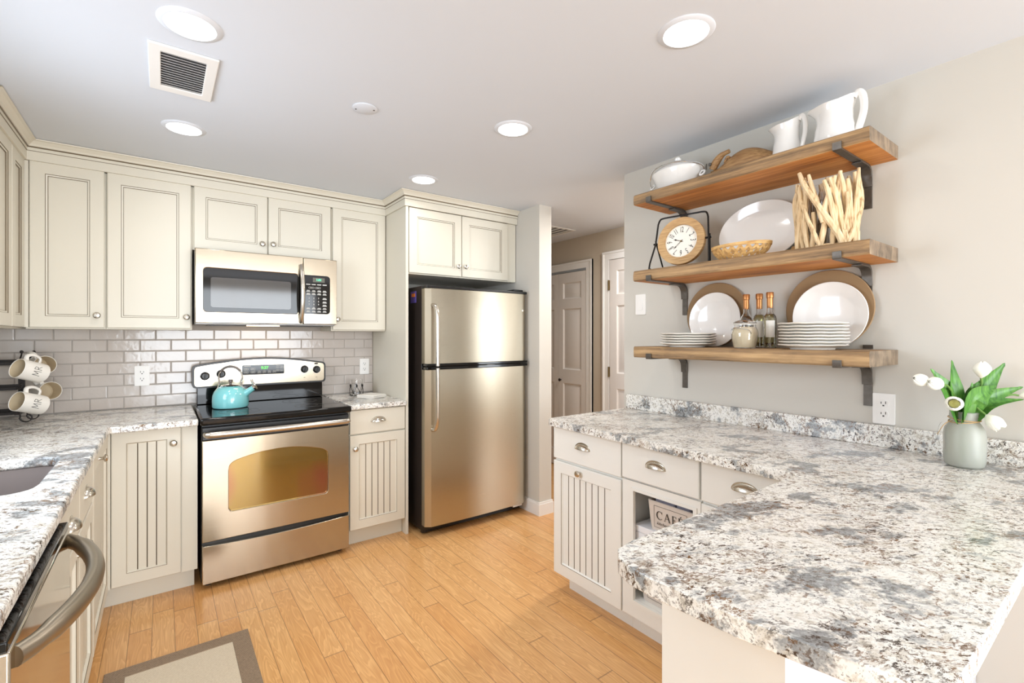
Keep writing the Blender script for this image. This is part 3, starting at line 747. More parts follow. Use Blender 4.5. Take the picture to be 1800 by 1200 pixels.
def badge(F, u, v, w, rad, p):
    b = obj('badge', MB().merge(plate([(rad*math.cos(2*PI*i/28), rad*math.sin(2*PI*i/28)) for i in range(28)], [], .002), fn=lambda q: F((q[0]+u, q[1]+v, q[2]+w))), NICKEL, p)
    m = MB().merge(plate([(rad*.93*math.cos(2*PI*i/28), rad*.93*math.sin(2*PI*i/28)) for i in range(28)], [[(rad*.8*math.cos(2*PI*i/28), rad*.8*math.sin(2*PI*i/28)) for i in range(28)]], .0006))
    m.merge(text('GE', rad*1.05, .0006, .25)); obj('monogram', MB().merge(m, fn=lambda q: F((q[0]+u, q[1]+v, q[2]+w+.002))), INK, b)
badge(PF, .545, 1.062, 0, .009, g)
m = MB()
for kx in (.216, .302, .802, .883): m.merge(B(kx-.006, kx+.006, 1.058, 1.060, 0, .0005), fn=PF)
for a in (-60, -30, 0, 30, 60, 90):
    for kx, kz in ((.216, 1.098), (.302, 1.108), (.802, 1.118), (.883, 1.113)):
        q = math.radians(90 + a*1.6); m.merge(B(-.001, .001, -.001, .001, 0, .0005), fn=lambda p: PF((p[0] + kx + .033*math.cos(q), p[1] + kz + .033*math.sin(q), p[2])))
m.merge(B(.868, .892, 1.150, 1.160, 0, .0006), fn=PF)
obj('dial_print', m, INK, g)
m = MB()
for x in (.20, .90):
    for y in (3.06, 3.56): m.lathe([(.018, 0), (.018, .03)], 12, Matrix.Translation((x, y, 0)))
obj('levelling_feet', m, BLACK, r)

# ---- microwave over the range
r = root('microwave_oven', 'stainless over-the-range microwave with black window and keypad', 'microwave', (.545, 3.45, 1.42))
F = FS(3.275); MX0, MX1, MZ0, MZ1 = .150, .937, 1.424, 1.852
obj('body', B(MX0 + .003, MX1 - .003, 3.275, YB - .012, MZ0 - .008, MZ1 + .004), simple('microwave_case', srgb(150, 148, 146), .4, .6), r, bevel=.003)
wl = rrect(.190, .7215, 1.490, 1.742, .022)
d = obj('door', MB().merge(plate([(MX0, MZ0), (.727, MZ0), (.727, MZ1), (MX0, MZ1)], [rrect(.190, .700, 1.490, 1.742, .02)], .038), fn=F), STEEL, r, bevel=.004)
obj('door_glass', MB().merge(plate(rrect(.190, .700, 1.490, 1.742, .02), [], .034), fn=F), BLACKG, d)
obj('mesh_window', MB().merge(plate(rrect(.226, .655, 1.516, 1.690, .012), [], .001), fn=FS(3.2408)), DARKGL, d)
obj('dark_strip', MB().merge(B(.7005, .7265, 1.490, 1.742, .034, .0385), fn=F), BLACKG, d)
pts = [(.7135, 3.237 - .052*math.sin(PI*i/20)**.7, 1.437 + .362*i/20) for i in range(21)]
obj('door_handle', MB().tube(pts, [.0135]*21, 14), STEELH, d)
badge(FS(3.237), .213, 1.456, 0, .012, d)
c = obj('control_column', MB().merge(plate([(.729, MZ0), (MX1, MZ0), (MX1, MZ1), (.729, MZ1)], [], .038), fn=F), STEEL, r, bevel=.004)
obj('keypad', MB().merge(plate([(.7295, 1.492)] + rrect(.70, .893, 1.492, 1.742, .022)[-6:] + rrect(.70, .893, 1.492, 1.742, .022)[:6] + [(.7295, 1.742)], [], .002), fn=FS(3.237)), BLACKG, c)
KF = FS(3.235)
obj('display', MB().merge(B(.785, .858, 1.698, 1.727, 0, .0006), fn=KF), simple('lcd_dark', srgb(86, 84, 70), .3), c)
obj('display_digits', MB().merge(text('1:01', .020, .0005, bold=.0005), fn=lambda p: FS(3.2342)((p[0] + .822, p[1] + 1.713, p[2]))), GREEN2, c)
m = MB(); bx = [.757, .790, .824, .858]
for z in (1.682,):
    for x in bx: m.merge(B(x-.013, x+.013, z-.003, z+.003, 0, .0006), fn=KF)
for x in (.776, .816): m.merge(plate(rrect(x-.017, x+.017, 1.655, 1.667, .005), [rrect(x-.0158, x+.0158, 1.6562, 1.6658, .0045)], .0006), fn=KF); m.merge(B(x-.009, x+.009, 1.6597, 1.6623, 0, .0006), fn=KF)
for z in (1.640, 1.621):
    for x in bx: m.merge(B(x-.012, x+.012, z-.0055, z-.001, 0, .0006), fn=KF).merge(B(x-.009, x+.009, z+.001, z+.005, 0, .0006), fn=KF)
for i in range(3):
    for j in range(3): m.merge(text(str(j*3 + i + 1), .013, .0005, bold=.0004), fn=lambda p: KF((p[0] + .762 + i*.029, p[1] + 1.593 - j*.020, p[2])))
m.merge(text('0', .013, .0005, bold=.0004), fn=lambda p: KF((p[0] + .791, p[1] + 1.533, p[2])))
for z in (1.592, 1.569, 1.548): m.merge(B(.845, .871, z-.006, z-.001, 0, .0006), fn=KF).merge(B(.848, .868, z+.001, z+.005, 0, .0006), fn=KF)
for z in (1.527, 1.508):
    for x in bx: m.merge(B(x-.012, x+.012, z-.005, z-.001, 0, .0006), fn=KF).merge(B(x-.009, x+.009, z+.001, z+.0045, 0, .0006), fn=KF)
obj('key_print', m, PRINT, c)
obj('underside_lamp', B(.42, .60, 3.30, 3.34, MZ0 - .014, MZ0 - .0085), WARMSTRIP, r)
l = area('hob_lamp', (.51, 3.36, MZ0 - .018), (math.radians(18), 0, 0), .18, .04, .55, (1.0, .72, .42))
obj('vent_grille', B(.22, .88, 3.36, 3.56, MZ0 - .012, MZ0 - .0085), BLACK, r)

# ---- refrigerator
r = root('refrigerator', 'stainless top-freezer refrigerator with black sides', 'refrigerator', (1.835, 3.2, 0))
FX0, FX1 = 1.409, 2.256
FRSIDE = simple('fridge_side', srgb(44, 36, 32), .32, var=.1, scale=120, bump=.15)
obj('body', B(FX0 + .004, FX1 - .004, 2.945, 3.61, .03, 1.69), FRSIDE, r, bevel=.004)
def fdoor(z0, z1):
    n = 24; prof = []
    for i in range(n + 1):
        t = i / n; x = FX0 + (FX1 - FX0) * t; e = min(t, 1 - t) * (FX1 - FX0)
        prof.append((x, 2.866 - .012 * math.sin(PI * t) + .024 * max(0, 1 - e / .035) ** 2))
    prof += [(FX1, 2.936), (FX0, 2.936)]
    return MB().loft([[(x, y, z0) for x, y in prof], [(x, y, z1) for x, y in prof]])
FSTEEL = steel('stainless_fridge', srgb(194, 185, 166), 'x', .30)
fz = obj('freezer_door', fdoor(1.164, 1.668), FSTEEL, r); fr = obj('fresh_food_door', fdoor(.075, 1.122), FSTEEL, r)
obj('top_cap', B(FX0, FX1, 2.862, 2.936, 1.6685, 1.688), BLACK, fz, bevel=.004); obj('bottom_trim', B(FX0, FX1, 2.858, 2.936, 1.146, 1.1635), BLACKG, fz, bevel=.003)
obj('top_trim', B(FX0, FX1, 2.858, 2.936, 1.1225, 1.143), BLACKG, fr, bevel=.003)
obj('gasket', B(FX0 + .008, FX1 - .008, 2.9365, 2.9445, .08, 1.685), BLACK, r)
hp = smooth_path([(1.452, 2.862, 1.555), (1.455, 2.825, 1.545), (1.457, 2.802, 1.50), (1.458, 2.797, 1.42)], 6) + [Vector((1.458, 2.797, 1.17)), Vector((1.458, 2.797, 1.152))]
obj('freezer_handle', MB().tube(hp, .0135, 14), STEELH, fz)
hp = [Vector((1.458, 2.797, 1.138))] + smooth_path([(1.458, 2.797, 1.12), (1.458, 2.797, .86), (1.457, 2.802, .79), (1.455, 2.825, .735), (1.452, 2.862, .722)], 6)
obj('fridge_handle', MB().tube(hp, .0135, 14), STEELH, fr)
obj('base_grille', B(FX0 + .01, FX1 - .01, 2.95, 2.975, .012, .068), BLACK, r)
obj('hinge_cover', B(FX1 - .10, FX1 - .01, 2.90, 2.99, 1.6905, 1.705), BLACK, r, bevel=.004)
obj('door_badge', MB().lathe([(.011, 0), (.010, .004), (.004, .005)], 20, Matrix.Translation((2.218, 2.868, 1.545)) @ Matrix.Rotation(PI/2, 4, 'X')), NICKEL, fz)
obj('levelling_foot', B(2.15, 2.235, 2.90, 2.94, .045, .06), WHITEP, r)
st = obj('side_sticker', B(FX0 + .0025, FX0 + .0038, 3.03, 3.12, 1.58, 1.66), PURPLE, r)
obj('sticker_logo', B(FX0 + .0012, FX0 + .0024, 3.045, 3.10, 1.622, 1.645), ORANGE, st)
m = MB()
for x in (FX0 + .06, FX1 - .06):
    for y in (3.0, 3.55): m.lathe([(.02, 0), (.02, .03)], 12, Matrix.Translation((x, y, 0)))
obj('feet', m, BLACK, r)

# ------------------------------------------------------------------ outlets, switch, ceiling fittings
def outlet(F, u, v, label, parent_loc, name='electric_outlet', cat='outlet'):
    r = root(name, label, cat, parent_loc)
    obj('cover_plate', MB().merge(plate(rrect(u-.036, u+.036, v-.060, v+.060, .004), [], .006), fn=F), WHITEP, r, bevel=.002)
    for dz in (.0205, -.0205):
        s = obj('socket', MB().merge(plate(rrect(u-.0165, u+.0165, v+dz-.0145, v+dz+.0145, .012), [], .0025), fn=lambda p: F((p[0], p[1], p[2]+.006))), WHITEP, r)
        m = MB()
        for a in ((u-.0085, u-.006, v+dz-.001, v+dz+.009), (u+.006, u+.0085, v+dz-.001, v+dz+.007), (u-.003, u+.003, v+dz-.010, v+dz-.005)): m.merge(B(*a, .0086, .0091), fn=F)
        q = [(.0185*math.cos(2*PI*i/24), .0158*math.sin(2*PI*i/24)) for i in range(24)]
        obj('slots', m, SLOT, s)
    return r
outlet(FS(YB - .0115), -.098, 1.108, 'white duplex outlet in the tile left of the range', (-.098, YB, 1.108))
outlet(FS(YB - .0115), 1.264, 1.115, 'white duplex outlet in the tile right of the range', (1.264, YB, 1.115))
outlet(FW(XR), .632, 1.062, 'white duplex outlet on the beige wall under the shelves', (XR, .632, 1.062))
r = root('light_switch', 'white rocker light switch on the beige wall left of the shelves', 'switch', (XR, 1.808, 1.535)); F = FW(XR)
obj('cover_plate', MB().merge(plate(rrect(1.772, 1.844, 1.475, 1.595, .004), [], .006), fn=F), WHITEP, r, bevel=.002)
obj('rocker', MB().merge(plate(rrect(1.792, 1.824, 1.503, 1.567, .003), [], .004), fn=lambda p: F((p[0], p[1], p[2] + .006))), WHITEP, r, bevel=.001)

LTRIM = simple('lamp_trim', srgb(214, 218, 224), .6, var=.01)
def downlight(x, y, label):
    r = root('recessed_light', label, 'ceiling light', (x, y, CZ), 'recessed ceiling lights')
    T = Matrix.Translation((x, y, CZ))
    obj('trim_ring', MB().lathe([(.068, -.001), (.071, -.007), (.086, -.004), (.090, -.0005)], 40, T, 0, False, False), LTRIM, r)
    obj('lens', MB().lathe([(.069, -.0015), (.069, -.0030), (.03, -.0035)], 40, T), LENS, r)
    l = area('recessed_light_bulb', (x, y, CZ - .012), (0, 0, 0), .13, .13, 1.6, (1.0, .96, .91), 'DISK')
    l.data.spread = math.radians(160)
downlight(.073, 1.825, 'round recessed ceiling light beside the square vent, nearest left')
downlight(1.375, .908, 'round recessed ceiling light nearest the plank shelves')
downlight(.084, 2.745, 'round recessed ceiling light above the left wall cabinets')
downlight(1.349, 1.82, 'round recessed ceiling light midway between shelves and refrigerator')
downlight(1.33, 2.745, 'round recessed ceiling light just in front of the refrigerator cabinet')
def vent(x0, x1, y0, y1, bx, by, n, label, along='x'):
    r = root('ceiling_vent', label, 'vent', ((x0+x1)/2, (y0+y1)/2, CZ))
    def P(a): return MB().merge(plate([(x0, y0), (x1, y0), (x1, y1), (x0, y1)], [[(x0+bx, y0+by), (x1-bx, y0+by), (x1-bx, y1-by), (x0+bx, y1-by)]], .008), fn=lambda p: (p[0], p[1], CZ - p[2]))
    obj('frame', P(0), TRIM, r, bevel=.003)
    obj('duct_back', B(x0+bx-.002, x1-bx+.002, y0+by-.002, y1-by+.002, CZ - .0012, CZ - .0004), simple('duct_grey', srgb(96, 96, 98), .6), r)
    for i in range(n):
        if along == 'x':
            yc = y0 + by + (y1-y0-2*by) * (i + .5) / n; w = (y1-y0-2*by) / n
            m = MB().add([(x0+bx, yc-w*.48, CZ-.0085), (x1-bx, yc-w*.48, CZ-.0085), (x1-bx, yc+w*.14, CZ-.002), (x0+bx, yc+w*.14, CZ-.002),
                          (x0+bx, yc-w*.48, CZ-.0075), (x1-bx, yc-w*.48, CZ-.0075), (x1-bx, yc+w*.14, CZ-.0013), (x0+bx, yc+w*.14, CZ-.0013)], [(0,1,2,3),(7,6,5,4),(0,4,5,1),(2,6,7,3),(0,3,7,4),(1,5,6,2)])
        else:
            xc = x0 + bx + (x1-x0-2*bx) * (i + .5) / n; w = (x1-x0-2*bx) / n
            m = B(xc - w*.12, xc + w*.12, y0+by, y1-by, CZ-.008, CZ-.0013)
        obj('louvre', m, TRIM, r)
vent(-.040, .166, 1.993, 2.360, .036, .045, 14, 'white square ceiling vent with louvres beside a recessed light')
vent(2.80, 3.10, 3.20, 3.62, .02, .02, 4, 'ceiling vent in the hallway ceiling beyond the wall end', 'y')
r = root('ceiling_cover_plate', 'round white blank cover plate on the kitchen ceiling', 'cover plate', (.710, 2.04, CZ))
T = Matrix.Translation((.710, 2.04, CZ))
obj('plate', MB().lathe([(.052, -.0005), (.052, -.003), (.046, -.006)], 36, T), CEIL, r)
for dx, dy in ((.034, -.017), (-.034, .017)): obj('screw', MB().lathe([(.004, -.006), (.003, -.0075)], 10, Matrix.Translation((.710 + dx, 2.04 + dy, CZ))), SLOT, r)

# ------------------------------------------------------------------ plank shelves and their brackets
ST = {'top': (2.028, 2.080), 'middle': (1.632, 1.686), 'bottom': (1.238, 1.294)}
def plank(z0, z1, seed, label):
    rg = random.Random(seed); n = 40; y0, y1 = .588, 1.612; m = MB(); rings = []
    xs = 1.975
    for i in range(n + 1):
        y = y0 + (y1 - y0) * i / n; a = rg.uniform(-.0022, .0022); b = rg.uniform(-.0018, .0018)
        rings.append([(XR - .001, y, z0), (XR - .001, y, z1), (xs + .008, y, z1), (xs + .001 + a, y, z1 - .006), (xs + b, y, (z0+z1)/2), (xs + .001 + b, y, z0 + .005 + a*.5), (xs + .006, y, z0)])
    k = 7; mats = {0: 0, 1: 0, 2: 0, 3: 0, 4: 0, 5: 0, 6: 1}
    base = len(m.v)
    for r_ in rings: m.v += [Vector(p) for p in r_]
    for i in range(n):
        for j in range(k):
            a, b = i*k + j, i*k + (j+1) % k
            m.f.append([a, b, b + k, a + k]); m.m.append(1 if j == 6 else 0)
    m.f.append(list(range(k))); m.m.append(2); m.f.append([n*k + j for j in range(k)]); m.m.append(2)
    o = obj('plank_shelf', m, [SHWEATH, SHRAW, SHEND], org=(2.13, 1.1, z0)); tag(o, label, 'shelf', 'reclaimed plank shelves'); return o
plank(*ST['top'], 1, 'topmost thick reclaimed wood plank shelf holding the white pitchers')
plank(*ST['middle'], 2, 'middle thick reclaimed wood plank shelf holding the clock')
plank(*ST['bottom'], 3, 'lowest thick reclaimed wood plank shelf holding the plate stacks')
def bracket(y, zt, label):
    """lip over the shelf front, arm below the shelf, bent leg down the wall with an overlapping reinforcing strap"""
    r = root('shelf_bracket', label, 'bracket', (XR, y, zt), 'iron shelf brackets'); w = .0145; t = .006
    def strip(pts, hw, th):
        pts = [Vector((p[0], p[1])) for p in pts]; m = MB(); rings = []
        for i, p in enumerate(pts):
            d = ((pts[min(i+1, len(pts)-1)] - pts[max(i-1, 0)])).normalized(); n_ = Vector((-d.y, d.x)) * th
            rings.append([(p.x, y - hw, p.y), (p.x, y + hw, p.y), (p.x + n_.x, y + hw, p.y + n_.y), (p.x + n_.x, y - hw, p.y + n_.y)])
        return m.loft(rings)
    arcp = [(XR - t - .035 + .035*math.sin(q), zt - .0065 - .035 + .035*math.cos(q)) for q in [PI/2*i/8 for i in range(9)]]
    obj('arm', strip([(1.965, zt + .022), (1.965, zt - .002), (1.967, zt - .0062), (1.972, zt - .0066), (XR - .05, zt - .0066)] + arcp[1:] + [(XR - t - .0005, zt - .17)], w, t), IRON, r, bevel=.0012, sharp=50)
    arc2 = [(XR - .016 - .04 + .04*math.sin(q), zt - .0132 - .04 + .04*math.cos(q)) for q in [PI/2*i/8 for i in range(9)]]
    obj('strap', strip([(XR - .125, zt - .0132)] + arc2 + [(XR - .0135, zt - .085)], w + .0035, .005), IRON, r, bevel=.001, sharp=50)
    obj('top_tab', B(XR - .0075, XR - .001, y - w - .002, y + w + .002, zt + .0585, zt + .074), IRON, r)
for nm, wd in (('top', 'topmost'), ('middle', 'middle'), ('bottom', 'lowest')):
    for y, sd in ((1.512, 'far left end'), (.684, 'near right end')): bracket(y, ST[nm][0], 'dark iron bracket under the %s of the %s plank shelf' % (sd, wd))

# ------------------------------------------------------------------ things on the shelves
ZS = {k: v[1] + .0006 for k, v in ST.items()}
def lean(c, tau):
    """matrix of a disc leaning on the right wall: local z -> away from wall and up, local x -> +y"""
    z = Vector((-math.cos(tau), 0, math.sin(tau))); x = Vector((0, -1, 0)); y = z.cross(x)
    return Matrix(((x.x, y.x, z.x, c[0]), (x.y, y.y, z.y, c[1]), (x.z, y.z, z.z, c[2]), (0, 0, 0, 1)))
PLATE = [(.0, .004), (.56, .004), (.60, 0), (.63, 0), (.66, .006), (.99, .0165), (1.0, .019), (.985, .0205), (.70, .0105), (.62, .006), (0, .006)]
def plate_prof(r): return [(a * r, h) for a, h in PLATE]
def stack(x, y, n, r, step, seed, words, group):
    rg = random.Random(seed); r0 = None
    names = ['bottom', 'second from bottom', 'third from bottom', 'fourth from bottom', 'fifth from bottom', 'sixth from bottom', 'seventh from bottom', 'topmost']
    for i in range(n):
        nm = 'topmost' if i == n - 1 else names[i]
        loc = (x + rg.uniform(-.002, .002), y + rg.uniform(-.003, .003), ZS['bottom'] + i * step)
        lab = 'white plate, %s in the %s' % (nm, words)
        if r0 is None:
            m = MB().lathe(plate_prof(r), 56); wob = MB(); wob.f, wob.m = m.f, m.m
            wob.v = []
            for p in m.v:
                q = math.atan2(p.y, p.x); rr = math.hypot(p.x, p.y) / r
                k = 1 + .012 * math.cos(10 * q) * max(0, rr - .7) / .3
                wob.v.append(Vector((p.x * k, p.y * k, p.z + (.0005 * math.cos(10*q + 1) * max(0, rr - .7) / .3))))
            r0 = obj('dinner_plate', wob, PORC2, org=loc)
            r0.data.transform(Matrix.Translation(Vector(loc))); tag(r0, lab, 'plate', group)
        else:
            c = r0.copy(); COL.objects.link(c); c.location = loc; c['label'] = lab; c.rotation_euler = (0, 0, rg.choice((0, 1, 2)) * PI / 5)
stack(2.085, 1.368, 5, .130, .0118, 1, 'short stack of five plates', 'short stack of white plates')
stack(2.088, .810, 8, .120, .0122, 2, 'tall stack of eight plates', 'tall stack of white plates')
def charger(y, r, tau, label):
    cx_ = XR - .012 - r * math.sin(tau); M = lean((cx_, y, ZS['bottom'] + r * math.cos(tau) + .006 * math.sin(tau)), tau)
    o = obj('charger_plate', MB().lathe([(0, 0), (r * .98, 0), (r, .004), (r * .985, .0075), (r * .8, .006), (0, .006)], 64, M), WOVEN, org=(cx_, y, ZS['bottom']))
    tag(o, label, 'charger', 'woven chargers'); return o
charger(1.322, .162, .07, 'round tan woven charger leaning behind the smaller white plate')
charger(.818, .166, .07, 'round tan woven charger leaning behind the larger white plate')
def lean_plate(y, r, tau, xoff, label):
    m = MB().lathe(plate_prof(r), 64)
    for p in m.v:
        q = math.atan2(p.y, p.x); rr = math.hypot(p.x, p.y) / r
        if rr > .68: p.z += .0014 * math.sin(14*q) * (rr - .68) * 3 * (1 if rr < .97 else .4)
    zc = ZS['bottom'] + r * math.cos(tau) + .001 - .019 * math.sin(tau) * 0
    M = lean((xoff - r * math.sin(tau), y, zc), tau); m2 = MB().merge(m, M)
    dz = ZS['bottom'] - min(v.z for v in m2.v)
    for v in m2.v: v.z += dz
    o = obj('dinner_plate', m2, PORC, org=(xoff - r * math.sin(tau), y, ZS['bottom'])); tag(o, label, 'plate'); return o
lean_plate(1.316, .137, .085, 2.260, 'round white plate leaning on the charger behind the short stack')
lean_plate(.805, .140, .085, 2.260, 'round white embossed plate leaning on the charger behind the tall stack')

# oval platter on the middle shelf
a_, b_ = .192, .146; tau = .16
m = MB().lathe([(0, .004), (.58, .004), (.62, 0), (.66, .003), (.98, .018), (1.0, .021), (.985, .0225), (.74, .0115), (.67, .007), (0, .007)], 72)
m.v = [Vector((p.x * a_, p.y * b_, p.z)) for p in m.v]
m2 = MB().merge(m, lean((2.255 - b_ * math.sin(tau), 1.085, ZS['middle'] + b_), tau)); dz = ZS['middle'] - min(v.z for v in m2.v)
for v in m2.v: v.z += dz
o = obj('oval_platter', m2, PORC, org=(2.23, 1.085, ZS['middle'])); tag(o, 'large oval white platter leaning on the wall behind the basket', 'platter')
# wedge stand that props it
o = obj('plate_stand', MB().merge(plate([(0, 0), (.06, 0), (.06, .045), (.035, .05), (0, .012)], [], .02), fn=lambda p: (2.165 + p[0], .935 - p[2], ZS['middle'] + p[1])), CLOCKW, org=(2.18, .93, ZS['middle']), bevel=.002)
tag(o, 'small wooden wedge stand at the right edge of the oval platter', 'stand')

# ---- bottles
def bottle(y, x, label, liquid, lab, group='corked bottles on the lowest shelf'):
    r = root('oil_bottle', label, 'bottle', (x, y, ZS['bottom']), group)
    T = Matrix.Translation((x, y, ZS['bottom'])); k = 1.0
    g = MB().lathe([(0, 0), (.024, 0), (.0265, .003), (.0265, .128), (.024, .141), (.0165, .152), (.0125, .160), (.0118, .232), (.0095, .232), (.010, .160), (.014, .151), (.0215, .140), (.0245, .127), (.0245, .006), (0, .005)], 32, T, 0, False, False)
    obj('glass', g, GLASS, r)
    top = .150 if liquid is OIL else .146
    obj('liquid', MB().lathe([(0, .0055), (.0242, .0062), (.0242, .127), (.0212, .1395), (.0140, top), (0, top)], 28, T, 0, False, False), liquid, r)
    obj('foil_cap', MB().lathe([(.0122, .178), (.0125, .222), (.0150, .224), (.0155, .2445), (.014, .248), (0, .2485)], 28, T, 0, False, False), COPPER, r)
    h = MB(); rg = random.Random(int(y * 1000))
    for i in range(22):
        q = rg.uniform(0, 6.28); rr = rg.uniform(0, .019); h.ball((x + rr*math.cos(q), y + rr*math.sin(q), ZS['bottom'] + rg.uniform(.009, .022)), rg.uniform(.002, .0045), 6)
    h.tube([(x - .01, y + .01, ZS['bottom'] + .02), (x - .018, y + .012, ZS['bottom'] + .06), (x - .012, y + .016, ZS['bottom'] + .11)], .0012, 5)
    h.tube([(x - .016, y - .006, ZS['bottom'] + .02), (x - .008, y - .016, ZS['bottom'] + .06)], .0012, 5)
    hb = obj('herbs', h, HERB, r); hb['kind'] = 'stuff'
    if lab:
        m = MB(); A0, A1 = math.radians(168), math.radians(248)
        for z0, z1, rad, mi in ((.048, .122, .0268, 0),):
            ring = [(math.cos(A0 + (A1-A0)*i/10), math.sin(A0 + (A1-A0)*i/10)) for i in range(11)]
            m.loft([[(x + c*rad, y + s*rad, ZS['bottom'] + z) for c, s in ring] for z in (z0, z1)], 0, closed=False)
            m.loft([[(x + c*rad*1.006, y + s*rad*1.006, ZS['bottom'] + z) for c, s in ring] for z in (z0, z1)], 0, closed=False)
        obj('paper_label', m, PAPER, r)
bottle(1.135, 2.20, 'clear bottle with copper cap standing behind the cream jar', OILC, False)
bottle(1.082, 2.215, 'green-gold oil bottle with copper cap in the middle of three', OIL, True)
bottle(1.016, 2.175, 'green-gold oil bottle with white label nearest the tall plate stack', OIL, True)
# ---- jar
jx, jy = 2.07, 1.075; r = root('glass_jar', 'squat glass clamp jar filled with something cream coloured', 'jar', (jx, jy, ZS['bottom'])); T = Matrix.Translation((jx, jy, ZS['bottom']))
obj('contents', MB().lathe([(0, .003), (.043, .003), (.050, .035), (.052, .06), (.050, .075), (.041, .092), (0, .094)], 36, T, 0, False, False), CREAM, r)
obj('glass', MB().lathe([(0, 0), (.045, 0), (.0525, .035), (.0545, .06), (.0525, .076), (.044, .094), (.044, .103), (.0425, .103), (.0425, .093), (.051, .075), (.0525, .06), (.0508, .036), (.0438, .0025), (0, .002)], 36, T, 0, False, False), GLASS, r)
obj('lid', MB().lathe([(0, .108), (.046, .107), (.047, .112), (.040, .118), (.02, .124), (0, .125)], 36, T, 0, False, False), GLASS, r)
obj('seal_ring', MB().tube([(jx + .0455*math.cos(2*PI*i/36), jy + .0455*math.sin(2*PI*i/36), ZS['bottom'] + .105) for i in range(36)], .0022, 8, closed=True), PAPER, r)
obj('wire_clamp', MB().tube(smooth_path([(jx - .03, jy + .044, ZS['bottom'] + .082), (jx - .046, jy + .022, ZS['bottom'] + .088), (jx - .050, jy - .01, ZS['bottom'] + .087), (jx - .036, jy - .038, ZS['bottom'] + .078), (jx - .030, jy - .044, ZS['bottom'] + .062)], 5), .0016, 6), CHROME, r)

# ---- clock on the middle shelf
cy, cxk, czc = 1.413, 2.10, ZS['middle'] + .138
r = root('table_clock', 'round wooden table clock hung in a black wire stand', 'clock', (cxk, cy, ZS['middle']))
tilt = .10
TURN = Matrix.Translation((cxk, cy, 0)) @ Matrix.Rotation(math.radians(11), 4, 'Z') @ Matrix.Translation((-cxk, -cy, 0))
CM = TURN @ lean((cxk, cy, czc), tilt); CF = lambda p: CM @ Vector((p[0], p[1], p[2]))   # u to the viewer's right
R0 = .120; R1 = .083
ringp = lambda R, n=72: [(R*math.cos(2*PI*i/n), R*math.sin(2*PI*i/n)) for i in range(n)]
obj('wooden_ring', MB().merge(plate(ringp(R0), [ringp(R1)], .024), fn=lambda p: CF((p[0], p[1], p[2] - .012))), CLOCKW, r, bevel=.003)
fc = obj('dial', MB().merge(plate(ringp(R1 + .001), [], .008), fn=lambda p: CF((p[0], p[1], p[2] - .008))), simple('clock_face', srgb(240, 236, 226), .6), r)
m = MB()
for hnum in range(1, 13):
    q = math.radians(90 - 30*hnum); rr = .0585; s = .036
    g = text(str(hnum), s, .0006, spacing=.85)
    rot = q - PI/2
    for p in g.v:
        u, v = p.x * .62, p.y * 1.12
        p.x, p.y = u*math.cos(rot) - v*math.sin(rot) + rr*math.cos(q), u*math.sin(rot) + v*math.cos(rot) + rr*math.sin(q)
    m.merge(g, fn=lambda p: CF((p[0], p[1], p[2])))
obj('numerals', m, INK, fc)
def hand(ang, L, wd, dot):
    q = math.radians(90 - ang); m = plate([(-wd, -.010), (wd, -.010), (wd*.6, L), (-wd*.6, L)], [], .001)
    dm = plate([(0, dot - .008), (wd*3, dot), (0, dot + .009), (-wd*3, dot)], [], .001); m.merge(dm)
    rot = q - PI/2
    return MB().merge(m, fn=lambda p: CF((p[0]*math.cos(rot) - p[1]*math.sin(rot), p[0]*math.sin(rot) + p[1]*math.cos(rot), p[2] + .0025)))
obj('hour_hand', hand(288, .032, .0013, .030), INK, fc); obj('minute_hand', hand(226, .053, .0010, .040), INK, fc)
obj('hub', MB().merge(MB().lathe([(.0045, 0), (.004, .006), (0, .0065)], 14), fn=lambda p: CF(p)), BRASS, fc)
ym, yp = cy - .140, cy + .140; zb = ZS['middle'] + .0046; xf, xb_ = cxk - .045, cxk + .06
top = ZS['middle'] + .272
st = smooth_path([(xf, yp + .012, zb), (xf + .005, yp + .010, zb + .03)], 3) + [Vector((cxk - .002, yp - .004, czc)), Vector((cxk + .012, yp - .012, top - .03))]
st += smooth_path([(cxk + .014, yp - .014, top - .02), (cxk + .016, yp - .024, top - .004), (cxk + .016, yp - .045, top)], 4)[1:]
st2 = [Vector((p.x, 2*cy - p.y, p.z)) for p in st][::-1]
obj('wire_stand', MB().merge(MB().tube(st + st2, .0045, 8), TURN), WIRE, r)
for s, nm in ((1, 'a'), (-1, 'b')):
    yy = cy + s * .150
    obj('rear_leg', MB().merge(MB().tube([(cxk + .003, cy + s*.139, czc + .02), (xb_, cy + s*.120, zb)], .0042, 8), TURN), WIRE, r)
    obj('pivot_pin', MB().tube([CF((s * -R0 * .985, 0, 0)), TURN @ Vector((cxk + .002, cy + s*.148, czc + .002))], .005, 8), WIRE, r)
obj('front_foot', MB().merge(MB().tube([(xf, yp + .012, zb), (xf - .012, yp - .002, zb)], .0045, 8), TURN), WIRE, r)

